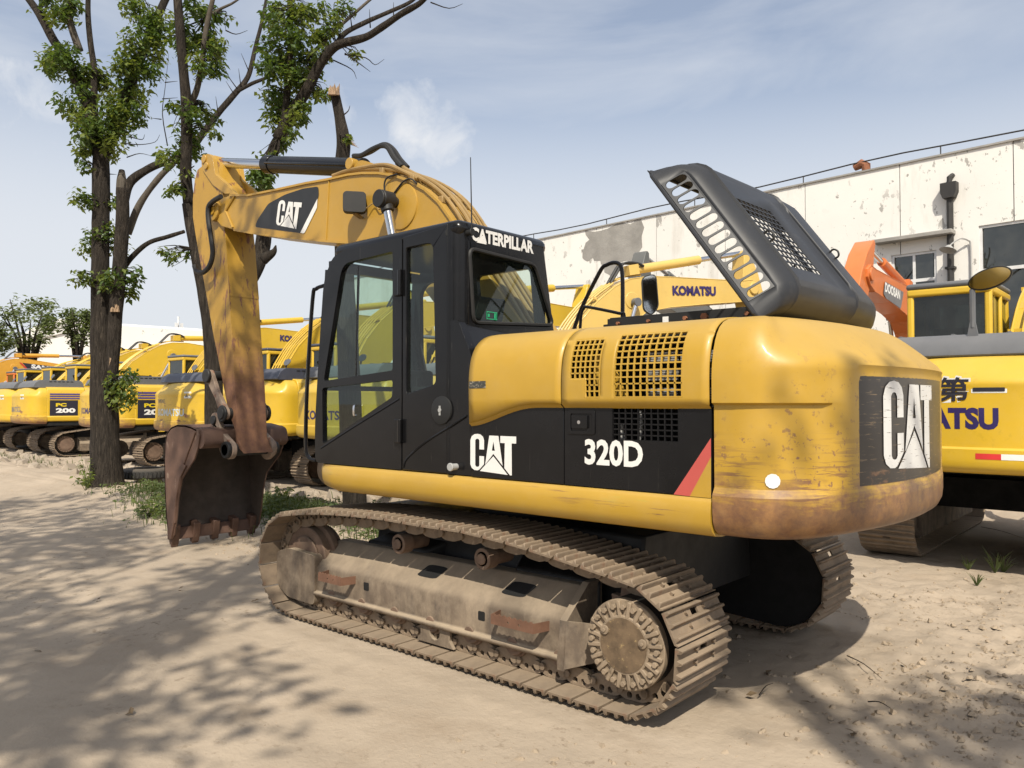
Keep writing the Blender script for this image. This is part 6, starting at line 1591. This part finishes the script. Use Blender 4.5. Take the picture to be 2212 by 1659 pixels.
# ================================================================ warehouse behind the row
HB = 8.6
wa = PX(2212, 300, 'Z', HB); wb = PX(1180, 515, 'Z', HB); wd = (wb - wa); wd.z = 0; wd.normalize(); wn_ = Vector((-wd.y, wd.x, 0))
if wn_.dot(CAM - wa) < 0: wn_ = -wn_
W0 = Vector((wa.x, wa.y, 0)) - wd * 14
WH = empty('warehouse', W0, math.atan2(wd.y, wd.x)); tag(WH, 'long white warehouse with peeling paint behind the parked machines', 'building')
sgn = 1 if Vector((-wd.y, wd.x, 0)).dot(wn_) > 0 else -1      # local +y or -y faces the camera
Wi = WH.rotation_euler.to_matrix()
def wl_(x, y):            # picture point on the wall -> local (along, z)
    d = pray(x, y); t = (Vector((W0.x, W0.y, 0)) - CAM).dot(wn_) / d.dot(wn_); q = CAM + d * t; return (q - W0).dot(wd), q.z
# windows located on the wall
wins = []
def rect(x0, y0, x1, y1):
    a = wl_(x0, y0); c = wl_(x1, y1); return (min(a[0], c[0]), min(a[1], c[1]), max(a[0], c[0]), max(a[1], c[1]))
w1_ = rect(2114, 488, 2330, 760); w2_ = rect(1925, 552, 2025, 720)
w3_ = (wl_(1700, 600)[0] - .8, 2.6, wl_(1700, 600)[0] + 2.2, 4.4); w4_ = (wl_(1600, 600)[0] - .8, 2.6, wl_(1600, 600)[0] + 2.2, 4.4); w5_ = (w1_[0] - 5.5, w1_[1], w1_[0] - 1.2, w1_[3])
wins = [w1_, w2_, w3_, w4_, w5_]
L_W = wl_(735, 640)[0]; pw = 2.85
x = 0; k = 0
while x < L_W:
    xe = min(x + pw, L_W); poly = [(x + .012, 0), (xe - .012, 0), (xe - .012, HB - .0), (x + .012, HB)]
    hs_ = []
    split = [(x + .012, 0, xe - .012, HB)]
    # carve window openings out of the panel as rectangles
    for (a0, c0, a1, c1) in wins:
        ns_ = []
        for (p0, q0, p1, q1) in split:
            u0_, v0_, u1_, v1_ = max(p0, a0), max(q0, c0), min(p1, a1), min(q1, c1)
            if u0_ >= u1_ or v0_ >= v1_: ns_.append((p0, q0, p1, q1)); continue
            if q0 < v0_: ns_.append((p0, q0, p1, v0_))
            if v1_ < q1: ns_.append((p0, v1_, p1, q1))
            if p0 < u0_: ns_.append((p0, v0_, u0_, v1_))
            if u1_ < p1: ns_.append((u1_, v0_, p1, v1_))
        split = ns_
    b = MB()
    for (p0, q0, p1, q1) in split: b.box((p0, -.12 * sgn, q0), (p1, .0, q1)) if sgn < 0 else b.box((p0, -.12, q0), (p1, 0, q1))
    b.build('wall_panel', 'wall_white', WH, smooth=0)
    x = xe; k += 1
b = MB(); b.box((0, -.5 if sgn > 0 else .12, 0), (L_W, -.121 if sgn > 0 else .5, HB - .3)); b.box((0, -14 if sgn > 0 else .5, HB - .5), (L_W, -.5 if sgn > 0 else 14, HB - .45)); b.build('wall_core', 'render_grey', WH, smooth=0)
# patch of bare render near the left end of the visible top edge
gp = [wl_(*q) for q in ((1266, 500), (1270, 525), (1252, 545), (1270, 560), (1295, 570), (1310, 585), (1325, 600), (1333, 575), (1355, 565), (1385, 550), (1388, 478), (1330, 488))]
gp = [(a, min(c, HB - .02)) for a, c in gp]
rg = random.Random(5); gp2 = []
for i in range(len(gp)):
    a, c = gp[i], gp[(i + 1) % len(gp)]
    for t in (0, .25, .5, .75): gp2.append((lerp(a[0], c[0], t) + rg.uniform(-.12, .12), min(HB - .01, lerp(a[1], c[1], t) + rg.uniform(-.12, .12))))
b = MB(); b.prism(gp2, [], lambda u, v, w: (u, w * sgn, v), .0, .006); b.build('bare_render', 'render_grey', WH, smooth=0)
# coping, roof cable and rust patch
b = MB(); b.box((0, -.2, HB), (L_W, .05, HB + .05)) if sgn > 0 else b.box((0, -.05, HB), (L_W, .2, HB + .05)); b.build('coping', 'render_grey', WH, smooth=0)
b = MB(); pts = [(u, 0, HB + .28 + .05 * math.sin(u * .8)) for u in frange(2, L_W - 2, 1.5)]; b.tube(pts, .022, 6)
for u in frange(4, 48, 4): b.tube([(u, 0, HB), (u, 0, HB + .28)], .018, 5)
b.build('roof_cable', 'pipe_black', WH)
u, v = wl_(1868, 365); b = MB(); b.tube([(u, -.1 * sgn, HB), (u, -.1 * sgn, HB + .22), (u + .12, -.1 * sgn, HB + .3), (u + .35, -.1 * sgn, HB + .22)], [.12, .13, .14, .1], 10); b.build('roof_vent', 'bolt_rust', WH)
# windows
for i, (a0, c0, a1, c1) in enumerate(wins):
    b = MB(); yb, yf = -.10 * sgn, -.04 * sgn; y0_, y1_ = min(yb, yf), max(yb, yf)
    e = .07
    b.box((a0, y0_, c0), (a1, y1_, c0 + e)); b.box((a0, y0_, c1 - e), (a1, y1_, c1)); b.box((a0, y0_, c0 + e), (a0 + e, y1_, c1 - e)); b.box((a1 - e, y0_, c0 + e), (a1, y1_, c1 - e))
    zm = c0 + (c1 - c0) * .64; b.box((a0 + e, y0_ + .003, zm), (a1 - e, y1_ - .003, zm + .09))
    n = 2 if a1 - a0 < 2.6 else 3
    for k in range(1, n): u = lerp(a0, a1, k / n); b.box((u - .035, y0_ + .005, c0 + e), (u + .035, y1_ - .005, zm)); b.box((u - .035, y0_ + .005, zm + .09), (u + .035, y1_ - .005, c1 - e))
    Wf = b.build('window', 'window_frame', WH, smooth=0)
    edges = [a0 + e] + [lerp(a0, a1, k / n) for k in range(1, n)] + [a1 - e]
    for k in range(n):
        for q0, q1 in ((c0 + e, zm), (zm + .09, c1 - e)):
            b = MB(); b.box((edges[k] + .03, y0_ + .02, q0), (edges[k + 1] - .03, y0_ + .026, q1)); b.build('pane', 'window_glass', Wf, smooth=0)
b = MB(); q = wl_(1962, 540); b.box((w2_[0] - .5, 0 if sgn > 0 else -.35, w2_[3] + .35), (w2_[2] + .4, .35 if sgn > 0 else 0, w2_[3] + .47)); b.build('canopy', 'render_grey', WH, bevel=.02)
# downpipe with hopper
u, vt = wl_(2054, 395); b = MB(); b.tube([(u, .10 * sgn, .1), (u, .10 * sgn, vt - .4)], .085, 10); b.prism([(-.14, 0), (.14, 0), (.2, .16), (.2, .42), (-.2, .42), (-.2, .16)], [], lambda a, c, w: (u + a, w * sgn, vt - .45 + c), .01, .26); b.tube([(u, .12 * sgn, vt - .05), (u, .12 * sgn, vt + .12), (u - .05, 0, vt + .2)], .07, 8)
for z_ in (2.5, 4.2, 5.4): b.box((u - .12, min(0, .2 * sgn), z_), (u + .12, max(0, .2 * sgn), z_ + .06))
b.build('downpipe', 'pipe_black', WH)
# gooseneck lamp
u, v = wl_(2098, 520); b = MB(); b.tube(spline([(u, .05 * sgn, v - 1.6), (u, .05 * sgn, v - .2), (u + .05, .1 * sgn, v), (u + .2, .25 * sgn, v + .05), (u + .36, .38 * sgn, v - .08), (u + .42, .42 * sgn, v - .16)], 4), .022, 6); G_ = b.build('lamp_arm', 'lamp_grey', WH)
b = MB(); b.tube([(u + .42, .42 * sgn, v - .12), (u + .43, .43 * sgn, v - .2), (u + .44, .45 * sgn, v - .26)], [.05, .13, .22], 16, cap=False); b.build('lamp_shade', 'lamp_grey', G_)
# far white buildings beyond the left end of the row
FB = empty('far_building', PD(215, 868, 75)); FB.location.z = 0; FB.rotation_euler.z = WH.rotation_euler.z; tag(FB, 'white building with curved parapet far beyond the row', 'building')
def far_front():
    prof = [(-17, 0), (10, 0)] + [(10 - 27 * k / 16, 7.6 + 1.1 * math.sin(math.pi * k / 16)) for k in range(17)]
    return prof
b = MB(); b.prism(far_front(), [], lambda u, v, w: (u, w, v), -5, 5); b.build('front_wall', 'wall_far', FB, smooth=0)
b = MB(); b.prism([(-17.2, 7.5), (10.2, 7.5)] + [(10.2 - 27.4 * k / 16, 7.75 + 1.1 * math.sin(math.pi * k / 16)) for k in range(17)], [], lambda u, v, w: (u, w, v), 4.8 * sgn, 5.15 * sgn); b.build('parapet', 'wall_far', FB, smooth=0)
p = PD(385, 700, 85); AM = empty('antenna_mast', (p.x, p.y, 0)); tag(AM, 'thin white antenna mast far behind the row', 'mast'); b = MB(); b.cyl((0, 0, 0), (0, 0, p.z + .8), .12, 8); b.build('pole', 'window_frame', AM)
b = MB()
for a in (0, 2.1, 4.2): b.box((math.cos(a) * .35 - .12, math.sin(a) * .35 - .12, p.z - .9), (math.cos(a) * .35 + .12, math.sin(a) * .35 + .12, p.z + .1))
b.build('aerial', 'window_frame', AM)
